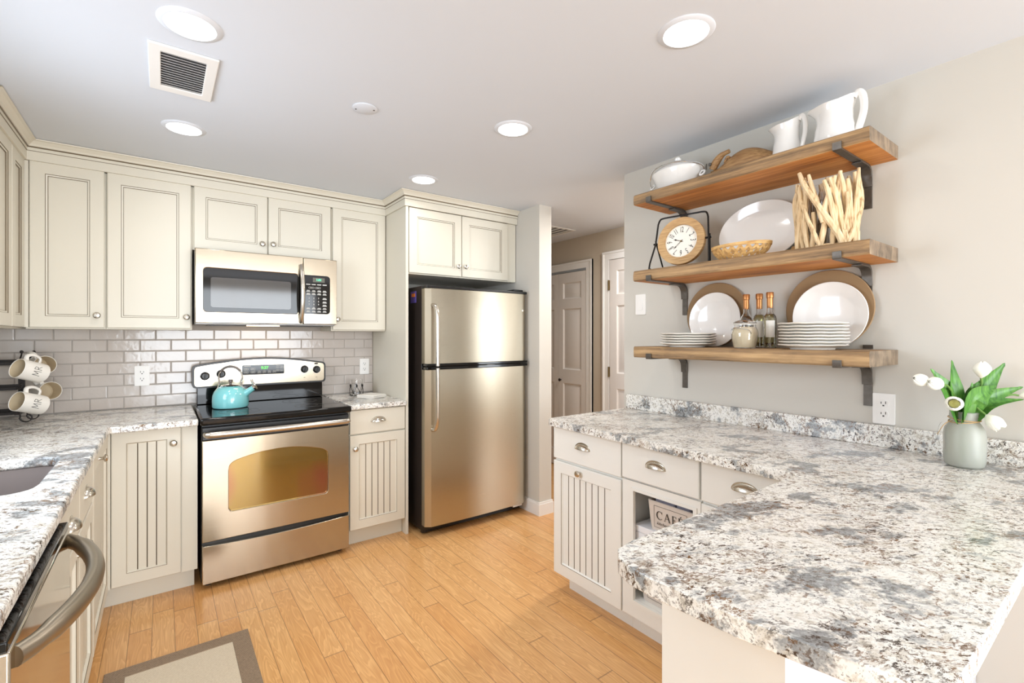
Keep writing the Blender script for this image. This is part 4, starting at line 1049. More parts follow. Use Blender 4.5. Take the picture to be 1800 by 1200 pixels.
# ---- oval splint basket
bx0, by0 = 2.05, 1.083; A_, Bb = .078, .132; zb = ZS['middle']
r = root('splint_basket', 'small oval woven splint basket in front of the white platter', 'basket', (bx0, by0, zb))
def oval(z, k, n=48): return [(bx0 + A_*k*math.cos(2*PI*i/n), by0 + Bb*k*math.sin(2*PI*i/n), z) for i in range(n)]
obj('rim', MB().loft([oval(zb + .048, .985), oval(zb + .062, 1.0), oval(zb + .062, .955), oval(zb + .048, .94), oval(zb + .048, .985)], 0, False, False), BASKW, r)
obj('base', MB().loft([oval(zb, .62), oval(zb + .003, .64), oval(zb + .004, .6)], 0), BASKW, r)
nst = 22
for i in range(nst):
    for s in (1, -1):
        q0 = 2*PI*i/nst; m = MB(); rr = []
        for j in range(6):
            t = j/5; q = q0 + s*.32*t; k = .63 + .33*math.sin(PI/2*t)**.8 + (.006 if s > 0 else 0); z = zb + .002 + .05*t; dq = .055
            rr.append([(bx0 + A_*kk*math.cos(qq), by0 + Bb*kk*math.sin(qq), z) for qq, kk in ((q-dq, k), (q+dq, k), (q+dq, k-.02), (q-dq, k-.02))])
        obj('splint', m.loft(rr), BASKW, r)

# ---- driftwood lantern
dx0, dy0, zb = 2.12, .770, ZS['middle']
r = root('driftwood_lantern', 'candle lantern ringed with tangled driftwood sticks on middle shelf', 'lantern', (dx0, dy0, zb))
obj('base_ring', MB().lathe([(0, 0), (.088, 0), (.09, .006), (.088, .014), (0, .014)], 36, Matrix.Translation((dx0, dy0, zb))), DRIFT, r)
obj('glass_cylinder', MB().lathe([(0, .0145), (.066, .0145), (.066, .25), (.0635, .25), (.0635, .018), (0, .018)], 36, Matrix.Translation((dx0, dy0, zb)), 0, False, False), GLASS, r)
rg = random.Random(21); ns = 45
for i in range(ns):
    q = 2*PI*i/ns + rg.uniform(-.06, .06); tiltq = rg.choice((-1, 1)) * rg.uniform(.1, (.7, .9, 1.5)[i % 3]); layer = i % 3
    R = .090 + .008*layer; full = rg.random() < .55
    z0 = .004 if full or layer == 0 else rg.uniform(.03, .13); z1 = rg.uniform(.25, .312) if full or layer == 1 else z0 + rg.uniform(.12, .20)
    z1 = min(z1, .318); pts = []; n = 9; ph = rg.uniform(0, 6)
    for j in range(n):
        t = j/(n-1); qq = q + tiltq*(t - .5)*(z1-z0)/.28 + .03*math.sin(ph + 5*t); RR = R + .004*math.sin(ph*2 + 6*t)
        pts.append((dx0 + RR*math.cos(qq), dy0 + RR*math.sin(qq), zb + z0 + (z1-z0)*t))
    w0 = rg.uniform(.0085, .0125)
    obj('driftwood_stick', MB().tube(pts, [w0*(.70 if j in (0, n-1) else 1.0)*rg.uniform(.9, 1.08)*(1 - .18*j/n) for j in range(n)], 8), DRIFT, r)

# ---- tureen on the top shelf
tx, ty, zt = 2.11, 1.440, ZS['top']
r = root('covered_tureen', 'oval white covered dish with wire bail at far end of top shelf', 'tureen', (tx, ty, zt))
T = Matrix.Translation((tx, ty, zt))
sc = dict(sx=.095, sy=.135)
obj('bowl', MB().lathe([(0, .002), (.55, 0), (.60, .004), (.80, .03), (.97, .078), (1.03, .092), (1.04, .097), (1.0, .098), (.93, .08), (.75, .034), (.5, .010), (0, .008)], 56, T, 0, False, False, **sc), PORC, r)
L = obj('lid', MB().lathe([(1.0, .0985), (1.02, .101), (.95, .110), (.75, .127), (.45, .140), (.15, .146), (0, .147)], 56, T, 0, True, False, **sc), PORC, r)
obj('lid_knob', MB().lathe([(.008, .144), (.008, .151), (.016, .157), (.018, .165), (.012, .173), (0, .175)], 24, T, 0, False, False), PORC, L)
obj('wire_bail', MB().tube(smooth_path([(tx - .01, ty + .152, zt + .052), (tx - .03, ty + .146, zt + .082), (tx - .085, ty + .085, zt + .112), (tx - .108, ty, zt + .116), (tx - .085, ty - .085, zt + .112), (tx - .03, ty - .142, zt + .094), (tx - .01, ty - .150, zt + .072)], 6), .0028, 8), CHROME, r)
for s in (1, -1): obj('ear_loop', MB().tube([(tx - .012 + .010*math.cos(2*PI*i/16), ty + s*(.137 + .011*math.sin(2*PI*i/16)*1.0 + .006), zt + .056 + .013*math.cos(2*PI*i/16)) for i in range(16)], .0045, 8, closed=True), PORC, r)

# ---- carved wooden piece with a horned handle
wx, wy, zt = 2.16, 1.134, ZS['top']
r = root('carved_wooden_board', 'long carved wooden piece with curved horn handle beside small pitcher', 'wooden decor', (wx, wy, zt))
rings = []
for i in range(25):
    t = i/24; y = wy + .150 - .30*t; hgt = .072 + .055*math.sin(PI*min(1, max(0, (t - .15)/.85)))**1.1 * (1 if t > .15 else 0); wd = .05*(math.sin(PI*min(max(t, .02), .98))**.35)
    rings.append([(wx + wd*math.cos(a), y, zt + hgt*(.5 + .5*math.sin(a))) for a in [2*PI*j/14 - PI/2 for j in range(14)]])
obj('body', MB().loft(rings), CUTB, r)
hp = smooth_path([(wx - .02, wy + .135, zt + .070), (wx - .02, wy + .115, zt + .102), (wx - .02, wy + .085, zt + .127), (wx - .02, wy + .050, zt + .134)], 6)
obj('horn_handle', MB().tube(hp, [.010 + .009*math.sin(PI*min(i/len(hp) + .25, 1)) for i in range(len(hp))], 10), CUTB, r)
obj('curl', MB().tube(smooth_path([(wx - .02, wy + .072, zt + .085), (wx - .02, wy + .06, zt + .108), (wx - .02, wy + .048, zt + .100)], 5), .007, 8), CUTB, r)
obj('iron_bolt', MB().tube([(wx - .042, wy + .137, zt + .092), (wx - .008, wy + .137, zt + .096)], .008, 10), IRON, r)
obj('iron_pin', MB().tube([(wx - .046, wy + .150, zt + .097), (wx - .046, wy + .152, zt + .070)], .003, 8), IRON, r)

# ---- white pitchers
def pitcher(x, y, H, R, label):
    zt = ZS['top']; r = root('pitcher', label, 'pitcher', (x, y, zt), 'white pitchers on the top shelf')
    prof = [(0.0, .92), (.06, 1.0), (.2, 1.02), (.4, .96), (.62, .87), (.8, .86), (.92, .93), (1.0, 1.0)]
    def rad(t):
        for (a, u), (b, v) in zip(prof, prof[1:]):
            if a <= t <= b: k = (t-a)/(b-a); k = k*k*(3-2*k); return R*(u + (v-u)*k)
        return R*.95
    def ring(t, k=1.0, n=40):
        out = []
        for j in range(n):
            q = 2*PI*j/n; sp = max(0, math.cos(q))**6; hd = max(0, -math.cos(q))**3     # q = 0 points to +y (spout)
            up = max(0, (t - .55)/.45)
            rr = rad(t)*k + sp*up*up*R*.38
            z = H*t*(1 + 0) + up*up*(sp*.0 - .05*H*(1 - hd - sp*.35)) + up*up*hd*.10*H
            out.append((x - rr*math.sin(q), y + rr*math.cos(q), zt + z))
        return out
    ts = [i/18 for i in range(19)]
    rings = [[(x, y, zt + .001)]*40] and [ring(0, .9)] + [ring(t) for t in ts]
    inner = [ring(t, .92) for t in ts[::-1][:15]]
    obj('body', MB().loft(rings + inner, 0, True, True), PORC, r, sharp=60)
    a = ring(.97)[20]; b = ring(.22)[20]
    hp = smooth_path([(x, a[1] + .004, a[2] - .006), (x, a[1] - R*.16, a[2] + .010*H/.2), (x, a[1] - R*.36, a[2] - H*.09), (x, a[1] - R*.38, zt + H*.66), (x, b[1] - R*.10, zt + H*.30), (x, b[1] + .004, zt + H*.20)], 7)
    obj('handle', MB().tube(hp, R*.135, 12, flat=1.35), PORC, r)
pitcher(2.12, .922, .158, .053, 'smaller white ceramic pitcher on the top shelf')
pitcher(2.12, .744, .172, .070, 'larger white ceramic pitcher at the near end of the top shelf')

# ------------------------------------------------------------------ baskets in the open cabinet
def glyphs(word, h):
    """serif capitals as thick and thin strokes, unit height"""
    TK, TN, SF = .13, .055, .035; m = MB(); x = 0
    def seg(x0, y0, x1, y1, w):
        d = Vector((x1-x0, y1-y0)).normalized(); n = Vector((-d.y, d.x)) * w/2
        P = [(x0+n.x, y0+n.y), (x1+n.x, y1+n.y), (x1-n.x, y1-n.y), (x0-n.x, y0-n.y)]
        m.add([(x+p[0], p[1], z) for z in (0, .003) for p in P], [(0,1,2,3), (7,6,5,4), (0,4,5,1), (1,5,6,2), (2,6,7,3), (3,7,4,0)])
    def ser(cx, y, w=.24): seg(cx-w/2, y, cx+w/2, y, SF)
    for ch in word:
        if ch == 'C':
            n = 22; R = [];
            for i in range(n):
                a0 = math.radians(42 + 276*i/n); a1 = math.radians(42 + 276*(i+1)/n); am = (a0+a1)/2
                seg(.42 + .42*math.cos(a0), .5 + .5*math.sin(a0), .42 + .42*math.cos(a1), .5 + .5*math.sin(a1), TN + (TK-TN)*max(0, -math.cos(am)))
            seg(.74, .98, .74, .72, TN); x += .95
        elif ch == 'A':
            seg(.08, 0, .42, 1, TN); seg(.42, 1, .78, 0, TK); seg(.2, .36, .64, .36, SF*1.3); ser(.08, .015); ser(.78, .015, .26); x += .98
        elif ch in 'FE\u00c9':
            seg(.16, 0, .16, 1, TK); seg(.06, .98, .6, .98, SF*1.3); seg(.16, .52, .46, .52, SF*1.3); seg(.6, 1, .6, .78, TN); seg(.46, .62, .46, .42, TN)
            if ch == 'F': ser(.16, .015, .3)
            else: seg(.06, .015, .62, .015, SF*1.3); seg(.62, 0, .62, .22, TN)
            if ch == '\u00c9': seg(.28, 1.08, .46, 1.24, .08)
            x += .78
        elif ch == 'K':
            seg(.16, 0, .16, 1, TK); ser(.16, .015, .3); ser(.16, .985, .3); seg(.2, .42, .66, 1, TN); seg(.34, .58, .76, 0, TK); ser(.66, .985, .26); ser(.76, .015, .26); x += .95
        elif ch == 'I': seg(.16, 0, .16, 1, TK); ser(.16, .015, .3); ser(.16, .985, .3); x += .42
        elif ch == 'T': seg(.36, 0, .36, 1, TK); seg(.02, .98, .70, .98, SF*1.3); seg(.02, 1, .02, .78, TN); seg(.70, 1, .70, .78, TN); ser(.36, .015, .3); x += .82
        elif ch == 'H': seg(.16, 0, .16, 1, TK); seg(.7, 0, .7, 1, TK); seg(.16, .52, .7, .52, SF*1.3); [ser(a, b, .3) for a in (.16, .7) for b in (.015, .985)]; x += .98
        elif ch == 'N': seg(.14, 0, .14, 1, TN); seg(.14, 1, .72, 0, TK); seg(.72, 0, .72, 1, TN); ser(.14, .015); ser(.14, .985); ser(.72, .985); x += .98
        x += .10
    w = x - .1
    for v in m.v: v.x = (v.x - w/2) * h; v.y = (v.y - .5) * h; v.z *= .2
    return m
def canvas_basket(x0, x1, y0, y1, z0, z1, word, sub, label):
    r = root('canvas_basket', label, 'basket', ((x0+x1)/2, (y0+y1)/2, z0), 'canvas baskets in the open cabinet'); k = .010
    R = lambda i, z, f: rr3(x0 + i - f*0, x1 - i, y0 + i, y1 - i, z, f)
    def rr3(a, b, c, d, z, f): return [(px + (f if px < (a+b)/2 else -f), py + (f if py < (c+d)/2 else -f), z) for px, py in rrect(a, b, c, d, .015, 4)]
    m = MB().loft([R(0, z0, .010), R(0, z0 + .35*(z1-z0), .005), R(0, z0 + .8*(z1-z0), .001), R(-.001, z1 - .003, 0), R(.002, z1, 0), R(.007, z1 - .002, 0), R(.007, z0 + .012, .010)], 0, True, True)
    obj('body', m, FABRIC, r)
    yc = (y0 + y1)/2; zc = z0 + (z1-z0)*.50; hw, hh = (y1-y0)*.345, (z1-z0)*.36
    FB = lambda p: (x0 - p[2] + .0035 - .004 * min(1, max(0, (zc + p[1] - z0)/(z1 - z0))) - .0012, yc - p[0], zc + p[1])
    obj('printed_border', MB().merge(plate([(-hw, -hh), (hw, -hh), (hw, hh), (-hw, hh)], [[(-hw+.0012, -hh+.0012), (hw-.0012, -hh+.0012), (hw-.0012, hh-.0012), (-hw+.0012, hh-.0012)]], .0006), fn=FB), INK, r)
    g = glyphs(word, hh * .74); wmax = max(v.x for v in g.v); s = min(1, hw*.84/wmax)
    for v in g.v: v.x *= s; v.y = v.y * (s if s < .8 else 1) + hh*.18
    obj('lettering', MB().merge(g, fn=FB), INK, r)
    t = text(sub, hh*.40, .0006, .35)
    for v in t.v: v.y -= hh*.58
    obj('script_line', MB().merge(t, fn=FB), INK, r)
    m = MB().merge(B(-hw*.86, -hw*.66, -hh*.60, -hh*.57, 0, .0006), fn=FB).merge(B(hw*.66, hw*.86, -hh*.60, -hh*.57, 0, .0006), fn=FB)
    return r
canvas_basket(1.712, 2.0, 1.090, 1.322, .5065, .636, 'CAF\u00c9', 'kitchen collection', 'taupe canvas basket lettered CAFE in the upper cubby')
canvas_basket(1.712, 2.0, 1.085, 1.366, .1785, .352, 'KITCHEN', 'kitchen collection', 'taupe canvas basket lettered KITCHEN in the lower cubby')
def cloth(x0, x1, y0, y1, z0, z1, rot, mat, name, label, cat, seed, loc=None, group=None):
    rg = random.Random(seed); n = 16; m = MB(); layers = 3
    for L in range(layers):
        za, zb_ = z0 + (z1-z0)*L/layers + .0004, z0 + (z1-z0)*(L+1)/layers
        s = rg.uniform(-.003, .003)
        def ring(z, k): return [(a + s, b + s + .002*math.sin(9*a + L), z + .0015*math.sin(30*a + 20*b + L) * (1 if z > za + .001 else 0)) for a, b in rrect(x0 + k, x1 - k, y0 + k, y1 - k, min(.012, (x1-x0)*.2), 5)]
        m.loft([ring(za, .004), ring(za + (zb_-za)*.3, 0), ring(za + (zb_-za)*.75, 0), ring(zb_, .004)])
    c = Vector(((x0+x1)/2, (y0+y1)/2, 0)); Rm = Matrix.Rotation(rot, 4, 'Z')
    for v in m.v: w_ = Rm @ (v - c); v.x, v.y = w_.x + c.x, w_.y + c.y
    o = obj(name, m, mat, org=(c.x, c.y, z0)); tag(o, label, cat, group)
cloth(1.735, 1.93, 1.20, 1.302, .5300, .648, 0, CLOTHG, 'folded_dish_towel', 'lilac grey folded towel on the far side of the CAFE basket', 'towel', 4, group='towels in the CAFE basket')
cloth(1.735, 1.93, 1.125, 1.196, .5300, .645, 0, CLOTHG, 'folded_dish_towel', 'lilac grey folded towel on the near side of the CAFE basket', 'towel', 5, group='towels in the CAFE basket')
r = root('white_wooden_box', 'flat white wooden box with black clasp under the CAFE basket', 'box', (1.85, 1.25, .441))
obj('base', B(1.708, 2.02, 1.10, 1.385, .4415, .476), simple('white_boxwood', srgb(236, 236, 238), .45), r, bevel=.002)
obj('lid', B(1.706, 2.02, 1.098, 1.387, .4775, .506), simple('white_boxwood_lid', srgb(238, 238, 240), .45), r, bevel=.002)
obj('clasp', MB().tube(smooth_path([(1.704, 1.275, .482), (1.697, 1.262, .474), (1.697, 1.25, .480), (1.699, 1.24, .497), (1.700, 1.20, .500)], 5), .006, 8), BLACK, r)

# ------------------------------------------------------------------ counter things
# ---- kettle
kx, ky, kz = .335, 3.335, .9166
r = root('tea_kettle', 'turquoise enamel tea kettle with arched handle on the cooktop', 'kettle', (kx, ky, kz)); T = Matrix.Translation((kx, ky, kz))
obj('body', MB().lathe([(0, 0), (.086, 0), (.094, .004), (.097, .012), (.0975, .045), (.095, .075), (.086, .100), (.070, .118), (.052, .127), (0, .128)], 48, T), TEAL, r)
L = obj('lid', MB().lathe([(0, .1275), (.052, .1275), (.054, .130), (.046, .136), (.02, .140), (0, .141)], 36, T), CHROME, r)
obj('lid_knob', MB().lathe([(.007, .139), (.006, .148), (.011, .153), (.012, .164), (.010, .168), (0, .169)], 20, T), simple('kettle_knob', srgb(92, 84, 78), .3), L)
dv = Vector((.86, -.51, 0))     # long axis, spout end
sp = [Vector((kx, ky, kz)) + dv*a + Vector((0, 0, b)) for a, b in ((.070, .070), (.098, .092), (.120, .108), (.138, .120))]
s = obj('spout', MB().tube(sp, [.024, .019, .0165, .0155], 18), TEAL, r)
obj('spout_collar', MB().tube([sp[-1] - (sp[-1]-sp[-2])*.15, sp[-1] + (sp[-1]-sp[-2])*.35], .0175, 18), CHROME, s)
obj('whistle_flap', MB().tube([sp[-1] + Vector((0, 0, .012)), sp[-1] - dv*.012 + Vector((0, 0, .030)), sp[-1] - dv*.018 + Vector((0, 0, .048))], [.008, .006, .0075], 10), CHROME, s)
hpts = smooth_path([(-.074, .115), (-.066, .150), (-.068, .180), (-.060, .212), (-.035, .238), (0, .247), (.035, .238), (.060, .212), (.068, .180), (.060, .150), (.072, .118)], 5)
hp = [Vector((kx, ky, kz)) + dv*p.x + Vector((0, 0, p.y)) for p in [Vector((q[0], q[1])) for q in hpts]]
h = obj('handle', MB().tube(hp, .0048, 10), CHROME, r)
mid = [p for p, q in zip(hp, hpts) if q[1] > .214]
obj('grip', MB().tube(mid, .0088, 12, flat=.8), simple('kettle_grip', srgb(104, 98, 94), .4), h)
for a in (-.074, .073):
    p = Vector((kx, ky, kz)) + dv*a + Vector((0, 0, .112)); obj('handle_bracket', MB().tube([p - Vector((0, 0, .012)) - dv*.004*(1 if a > 0 else -1), p + Vector((0, 0, .008))], .0085, 10, flat=.6), CHROME, h)

# ---- glass votive in a wire holder, and napkins
gx, gy, gz = 1.150, 3.485, .9146
r = root('candle_holder', 'clear glass votive in black wire leaf holder on right counter', 'candle holder', (gx, gy, gz))
obj('glass_cup', MB().lathe([(0, .002), (.038, .002), (.042, .008), (.044, .118), (.0422, .118), (.040, .012), (0, .010)], 32, Matrix.Translation((gx, gy, gz)), 0, False, False), GLASS, r)
for i in range(12):
    q = 2*PI*i/12; s = 1 if i % 2 else -1; q2 = q + s*.75; R = .0475
    m = MB().tube([(gx + R*math.cos(q + (q2-q)*t), gy + R*math.sin(q + (q2-q)*t), gz + .002 + .062*t) for t in [j/6 for j in range(7)]], .0015, 6)
    m.ball((gx + R*math.cos(q2), gy + R*math.sin(q2), gz + .072), .009, 8, sc=(.5, .5, 1.25))
    obj('wire_leaf', m, WIRE, r)
for z in (.004,): obj('base_ring', MB().tube([(gx + .047*math.cos(2*PI*i/32), gy + .047*math.sin(2*PI*i/32), gz + z) for i in range(32)], .002, 6, closed=True), WIRE, r)
cloth(1.125, 1.275, 3.235, 3.385, .9145, .936, .5, LINEN, 'folded_napkin', 'white folded napkin on the small counter by the glass votive', 'napkin', 9)

# ---- mug rack and mugs in the corner
mx, my, mz = -.60, 3.43, .9146
r = root('mug_rack', 'black iron counter rack with scroll feet holding cream mugs', 'rack', (mx, my, mz))
BAND = simple('rack_iron', srgb(34, 30, 28), .45, .5)
def strap(pts, axis, hw, th, sub=5):
    pts = smooth_path(pts, sub); m = MB(); rings = []; A = Vector(axis).normalized()
    for i, p in enumerate(pts):
        d = (pts[min(i+1, len(pts)-1)] - pts[max(i-1, 0)]).normalized(); n = d.cross(A).normalized()*th/2; w = A*hw
        rings.append([p - w - n, p + w - n, p + w + n, p - w + n])
    return m.loft(rings)
for i, z in enumerate((1.215, 1.090, .968)):
    obj('rail', MB().box(-.84, mx + .02, my - .004, my + .004, z - .014, z + .014).box(-.84, mx + .02, my - .075, my - .069, z - .010, z + .004), BAND, r, bevel=.001)
obj('upright', B(mx + .012, mx + .036, my - .006, my + .006, .955, 1.228), BAND, r)
obj('upright', B(-.83, -.806, my - .006, my + .006, .955, 1.228), BAND, r)
obj('cross_strap', B(mx + .012, mx + .03, my - .080, my + .006, .956, .966), BAND, r)
def scroll(cx, cyy, s, R=.026):
    pts = [(cx, cyy, .962), (cx + .002, cyy - .004, .944)]
    for i in range(14):
        a = math.radians(180 + 20*i) ; k = R*(1 - .035*i)
        pts.append((cx + R + k*math.cos(a), cyy - .006 - .002*i*0, mz + R + .0015 + k*math.sin(a)))
    return strap(pts, (0, 1, 0), .010, .004, 3)
obj('scroll_foot', scroll(mx + .030, my - .074, 1), BAND, r); obj('scroll_foot', scroll(mx + .040, my + .02, 1), BAND, r); obj('scroll_foot', scroll(-.835, my - .074, 1), BAND, r)
def hook(p, tip):
    p, tip = Vector(p), Vector(tip)
    m = MB().tube(smooth_path([p, p + (tip-p)*.5 + Vector((0, 0, -.012)), tip + Vector((0, 0, -.010)), tip], 5), .0032, 8); m.ball(tip + Vector((0, 0, .002)), .0075, 10); return m
MH = .114; MR = .047
def mug(c, mouth, up, label, word):
    """c = centre of the body, mouth = axis towards the mouth, up = side that carries the handle"""
    z = Vector(mouth).normalized(); y = Vector(up); y = (y - z*y.dot(z)).normalized(); x = y.cross(z)
    M = Matrix(((x.x, y.x, z.x, c[0]), (x.y, y.y, z.y, c[1]), (x.z, y.z, z.z, c[2]), (0, 0, 0, 1)))
    r = root('mug', label, 'mug', c, 'cream mugs on the rack')
    H = MH/2
    obj('body', MB().lathe([(0, -H), (MR*.88, -H), (MR*.97, -H + .004), (MR, -H + .014), (MR, H - .002), (MR*.97, H), (MR*.93, H - .002)], 36, M, 0, False, False), PORC2, r)
    obj('inside', MB().lathe([(MR*.93, H - .002), (MR*.92, -H + .012), (MR*.8, -H + .007), (0, -H + .006)], 36, M, 0, False, False), MUGIN, r)
    hp = smooth_path([(0, MR*.96, .028), (0, MR + .020, .030), (0, MR + .031, .012), (0, MR + .031, -.010), (0, MR + .020, -.028), (0, MR*.96, -.028)], 5)
    obj('handle', MB().tube([M @ p for p in hp], .0062, 10, flat=1.5), PORC2, r)
    if word:
        g = MB(); th = .0018
        def stroke(u0, v0, u1, v1):
            n = 5; R_ = []
            for i in range(n+1):
                u, v = u0 + (u1-u0)*i/n, v0 + (v1-v0)*i/n; a = math.radians(0) + u/MR
                d = Vector((u1-u0, v1-v0)).normalized(); nn = Vector((-d.y, d.x))*th/2
                f = lambda uu, vv, rr: M @ Vector((rr*math.cos(uu/MR + word_a), rr*math.sin(uu/MR + word_a), vv))
                R_.append([f(u+nn.x, v+nn.y, MR+.0004), f(u-nn.x, v-nn.y, MR+.0004), f(u-nn.x, v-nn.y, MR+.0009), f(u+nn.x, v+nn.y, MR+.0009)])
            g.loft(R_)
        word_a = word[1]
        for a in word[0]: stroke(*[q * 1.35 for q in a])
        obj('lettering', g, INK, r)
    return r
# letters stand towards the mouth (v) and read towards the handle (u)
def M_(u): return [(u, -.011, u + .002, .013), (u + .002, .013, u + .008, -.004), (u + .008, -.004, u + .014, .013), (u + .014, .013, u + .016, -.011)]
def R_l(u): return [(u, -.011, u, .013), (u, .013, u + .009, .009), (u + .009, .009, u + .008, .002), (u + .008, .002, u, .001), (u + .003, .001, u + .012, -.011)]
def S_l(u): return [(u + .010, .010, u + .004, .013), (u + .004, .013, u, .007), (u, .007, u + .010, -.003), (u + .010, -.003, u + .005, -.011), (u + .005, -.011, u - .001, -.008)]
F3 = Vector((.594, .805, 0)); R3 = Vector((.805, -.594, 0)); U3 = Vector((0, 0, 1))
SD = Vector((-.15, .988, 0)); SR = Vector((.988, .15, 0))          # sight line to the rack and its right-hand side
fm = -SR*.76 - SD*.52 + U3*.30
rm = SR*.30 - SD*.90 + U3*.10
c1 = Vector((-.516, 3.25, 1.178)); c2 = Vector((-.516, 3.24, 1.022)); c3 = Vector((-.514, 3.475, 1.193)); c4 = Vector((-.492, 3.465, 1.058))
mug(c1, fm, U3 + SD*.15, 'cream mug hung front on the upper hooks, lettering towards camera', (M_(-.026) + R_l(-.004), math.radians(8)))
mug(c2, fm, U3 + SD*.15, 'cream mug hung front on the lower hooks, lettered MR', (M_(-.026) + R_l(-.004), math.radians(8)))
mug(c3, rm, U3 - SR*.6, 'cream mug hung at the back of the upper hooks, open end showing', None)
mug(c4, rm, U3 - SR*.6, 'cream mug hung at the back of the lower hooks, open end showing', None)
for c, bk in ((c1, (mx + .02, my - .07, 1.215)), (c2, (mx + .02, my - .07, 1.09))):
    tip = Vector(c) - R3*.012 + U3*.092 - F3*.03; obj('hook', hook(bk, tip), BAND, r)
for c, bk in ((c3, (mx + .02, my, 1.215)), (c4, (mx + .024, my, 1.150))):
    tip = Vector(c) - R3*.035 + U3*.07; obj('hook', hook(bk, tip), BAND, r)

# ---- vase of tulips
vx, vy, vz = 2.146, .376, .9147
r = root('glass_vase', 'frosted sage glass jar vase of white tulips on the counter', 'vase', (vx, vy, vz)); T = Matrix.Translation((vx, vy, vz))
obj('jar', MB().lathe([(0, .0), (.040, 0), (.049, .006), (.0525, .020), (.0535, .06), (.0535, .105), (.050, .126), (.041, .143), (.037, .149), (.036, .152), (.0375, .157), (.0365, .163), (.0378, .169), (.0368, .175), (.0378, .181), (.0345, .183), (.033, .150), (.046, .126), (.0502, .105), (.0502, .02), (.045, .009), (0, .006)], 48, T, 0, False, False), FROST, r)
obj('twine', MB().tube([(vx + .0395*math.cos(2*PI*i/40), vy + .0395*math.sin(2*PI*i/40), vz + .152 + .006*math.sin(2*PI*i/40 + 2.2)) for i in range(40)], .0016, 6, closed=True).tube([(vx + .0405*math.cos(2*PI*i/40), vy + .0405*math.sin(2*PI*i/40), vz + .158 + .004*math.sin(2*PI*i/40 + .4)) for i in range(40)], .0015, 6, closed=True), TWINE, r)
obj('twine_tail', MB().tube(smooth_path([(vx - .034, vy + .022, vz + .154), (vx - .040, vy + .042, vz + .138), (vx - .030, vy + .062, vz + .10)], 5), .0014, 6), TWINE, r)
obj('glass_tag', MB().merge(plate([(math.cos(2*PI*i/24)*.016, math.sin(2*PI*i/24)*.045 - .045) for i in range(24)], [], .003), Matrix.Translation((vx - .028, vy + .047, vz + .145)) @ Matrix.Rotation(math.radians(-62), 4, 'Z') @ Matrix.Rotation(math.radians(84), 4, 'X')), GLASS, r)
def petal(axis_M, q, R, H, open_):
    rings = []; n = 9; w = 7
    for i in range(n):
        t = i/(n-1); rr = R*(math.sin(min(1, t*1.55)*PI/2)**.8)*(1 + open_*max(0, t-.5)); hw = R*1.02*math.sin(PI*(.12 + .80*t))**.6*(1 if t < .95 else .8); row = []
        for j in range(w):
            s = -1 + 2*j/(w-1); a = hw*s/max(rr, R*.35); k = rr*(1 - .05*s*s)*(1 - (.30 if open_ > .01 else .78)*(max(0, t - .5)/.5)**2)
            row.append((k*math.cos(q + a), k*math.sin(q + a), H*(t - .06*s*s*t)))
        rings.append(row)
    inn = [[(p[0]*.94, p[1]*.94, p[2]) for p in row] for row in rings]
    m = MB().loft(rings, 0, closed=False).loft(inn, 0, closed=False)
    k = len(rings[0]); N = n*k
    for i in range(n-1):
        for j in (0, k-1): m.f.append([i*k+j, (i+1)*k+j, N+(i+1)*k+j, N+i*k+j]); m.m.append(0)
    for j in range(k-1): m.f.append([(n-1)*k+j, (n-1)*k+j+1, N+(n-1)*k+j+1, N+(n-1)*k+j]); m.m.append(0)
    return MB().merge(m, axis_M)
def leaf(p0, p1, p2, width, face, fold=.35):
    """blade from p0 by p1 to the tip p2; face = side it shows"""
    P = smooth_path([p0, p1, p2], 9); n = len(P); rings = []
    for i, p in enumerate(P):
        t = i/(n-1); d = (P[min(i+1, n-1)] - P[max(i-1, 0)]).normalized(); f = Vector(face); f = (f - d*f.dot(d)).normalized(); s = d.cross(f)
        w = width*(.30 + .70*math.sin(PI*min(1, .12 + t*.98))**.9)*(1 if t < .97 else .25) if t < 1 else .001
        w = max(w*(1 - max(0, t - .55)/.45*.55), .0008); b = f*fold*w
        e = f*.0008
        rings.append([p + s*w + b, p + s*w*.5 + b*.3, p, p - s*w*.5 + b*.3, p - s*w + b, p - s*w + b - e, p - e*1.4, p + s*w + b - e])
    return MB().loft(rings)
def tulip(base, head, axis, R, H, open_, label, leaves, bend=None):
    base = Vector((vx, vy, vz)) + Vector(base); head = Vector(head); z = Vector(axis).normalized()
    r = root('tulip', label, 'flower', tuple(head), 'white tulips in the jar vase')
    mid = bend if bend is not None else (Vector((vx, vy, vz + .175)) + (head - Vector((vx, vy, vz + .175)))*.12)
    pts = smooth_path([base, Vector((vx + (base.x-vx)*.6, vy + (base.y-vy)*.6, vz + .10)), mid, head - z*.03, head], 6)
    obj('stem', MB().tube(pts, .0032, 8), STEM, r)
    x = z.cross(Vector((0, 0, 1)) if abs(z.z) < .9 else Vector((1, 0, 0))).normalized(); y = z.cross(x)
    M = Matrix(((x.x, y.x, z.x, head.x), (x.y, y.y, z.y, head.y), (x.z, y.z, z.z, head.z), (0, 0, 0, 1)))
    for k in range(6): obj('petal', petal(M, 2*PI*k/6 + .2, R*(1.0 if k % 2 else .93), H*(1 if k % 2 else .97), open_), PETAL, r)
    if open_ <= .01: obj('inner_petals', MB().lathe([(0, H*.08), (R*.62, H*.3), (R*.66, H*.6), (R*.40, H*.84), (0, H*.93)], 18, M), PETAL, r)
    if open_ > .01: obj('heart', MB().lathe([(0, H*.08), (R*.5, H*.25), (R*.55, H*.42), (R*.25, H*.46), (0, H*.4)], 18, M), TULIPIN, r)
    for lf in leaves: obj('leaf', leaf(*lf), LEAF, r)
V = Vector; mo = V((vx, vy, vz + .178))
CD = (mo - V((0, 0, 1.345))).normalized()
def at(u, v, d): # camera-facing offset from the vase mouth: right, up, towards camera
    return mo + R3*u + U3*v - CD*d
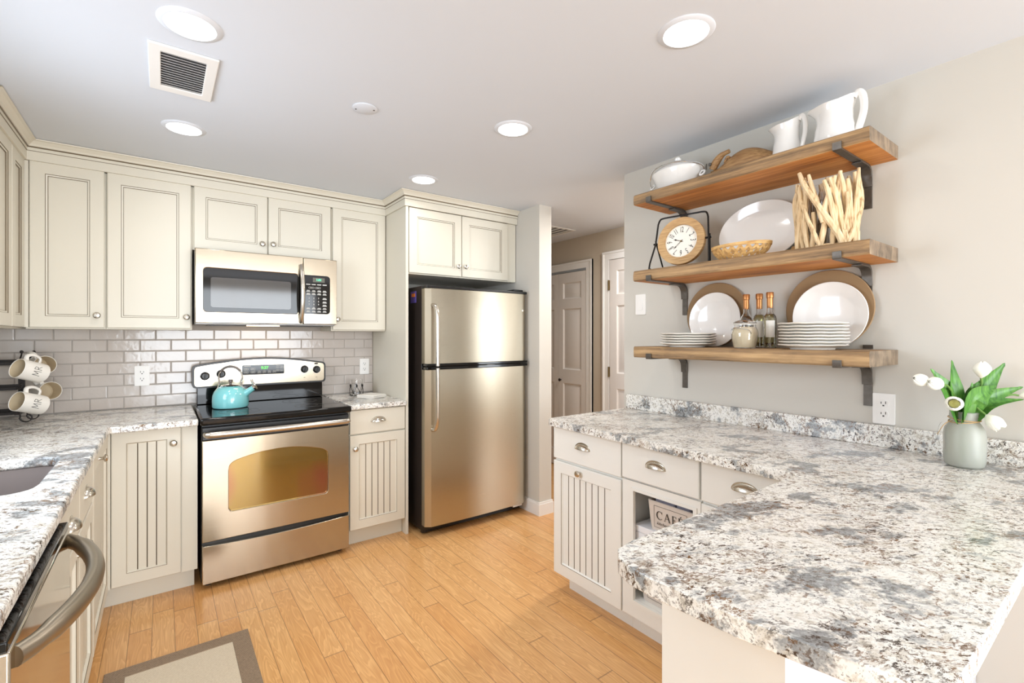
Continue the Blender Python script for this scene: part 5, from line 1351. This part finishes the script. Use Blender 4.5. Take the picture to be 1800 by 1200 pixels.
face = tuple(-F3 + U3*.25)
tulip((.012, .015, .015), at(-.115, .100, .02), tuple(-R3*.93 + U3*.22 - F3*.2), .0215, .066, .0, 'white tulip bud reaching farthest left toward the shelf', [(at(-.012, -.03, .012), at(-.045, .055, .02), at(-.112, .146, .0), .034, face)])
tulip((.02, .0, .015), at(-.070, .088, .045), tuple(-R3*.93 + U3*.22 - F3*.28), .0225, .066, .0, 'white tulip bud pointing left, overlapping the farthest left bud', [])
tulip((-.012, .0, .015), at(.055, .112, .03), tuple(U3*.97 - F3*.12 - R3*.05), .0245, .058, .0, 'white tulip standing upright highest in the vase', [(at(.012, -.03, .01), at(.055, .07, .0), at(.135, .165, .0), .034, face), (at(-.005, -.03, .012), at(.016, .055, .03), at(.052, .105, .02), .020, face)])
tulip((-.02, .005, .015), at(-.030, .028, .085), tuple(-R3*.72 + U3*.12 - F3*.70), .0235, .056, .04, 'white tulip at front left with its yellow heart showing', [(at(-.008, -.03, .012), at(-.03, .075, .02), at(-.042, .175, -.01), .023, face)])
tulip((.0, -.02, .015), at(.068, -.006, .075), tuple(R3*.38 - U3*.72 - F3*.55), .0235, .056, .04, 'white tulip drooping low at the right of the vase', [(at(.010, -.03, .02), at(.035, .045, .06), at(.105, .088, .03), .034, face), (at(.0, -.035, .03), at(.014, .03, .05), at(.026, .098, .04), .020, face)], bend=at(.04, .045, .05))
tulip((.01, -.02, .015), at(.175, .055, .07), tuple(R3*.85 + U3*.1 - F3*.4), .0235, .058, .0, 'white tulip at the right edge of the photo', [(at(.014, -.03, .01), at(.075, .045, .035), at(.19, .083, .06), .026, face), (at(.014, -.03, .02), at(.075, .024, .05), at(.19, .042, .08), .026, tuple(-F3*.6 + U3))])

# ---- rug
r = root('area_rug', 'flat woven tan rug with brown border at the range side', 'rug', (.06, 1.95, 0))
obj('border', MB().merge(plate([(-.185, 1.45), (.316, 1.45), (.316, 2.468), (-.185, 2.468)], [[(-.118, 1.517), (.249, 1.517), (.249, 2.401), (-.118, 2.401)]], .009)), RUGB, r, bevel=.002)
obj('field', B(-.1175, .2485, 1.5175, 2.4005, .0, .0075), RUGC, r)
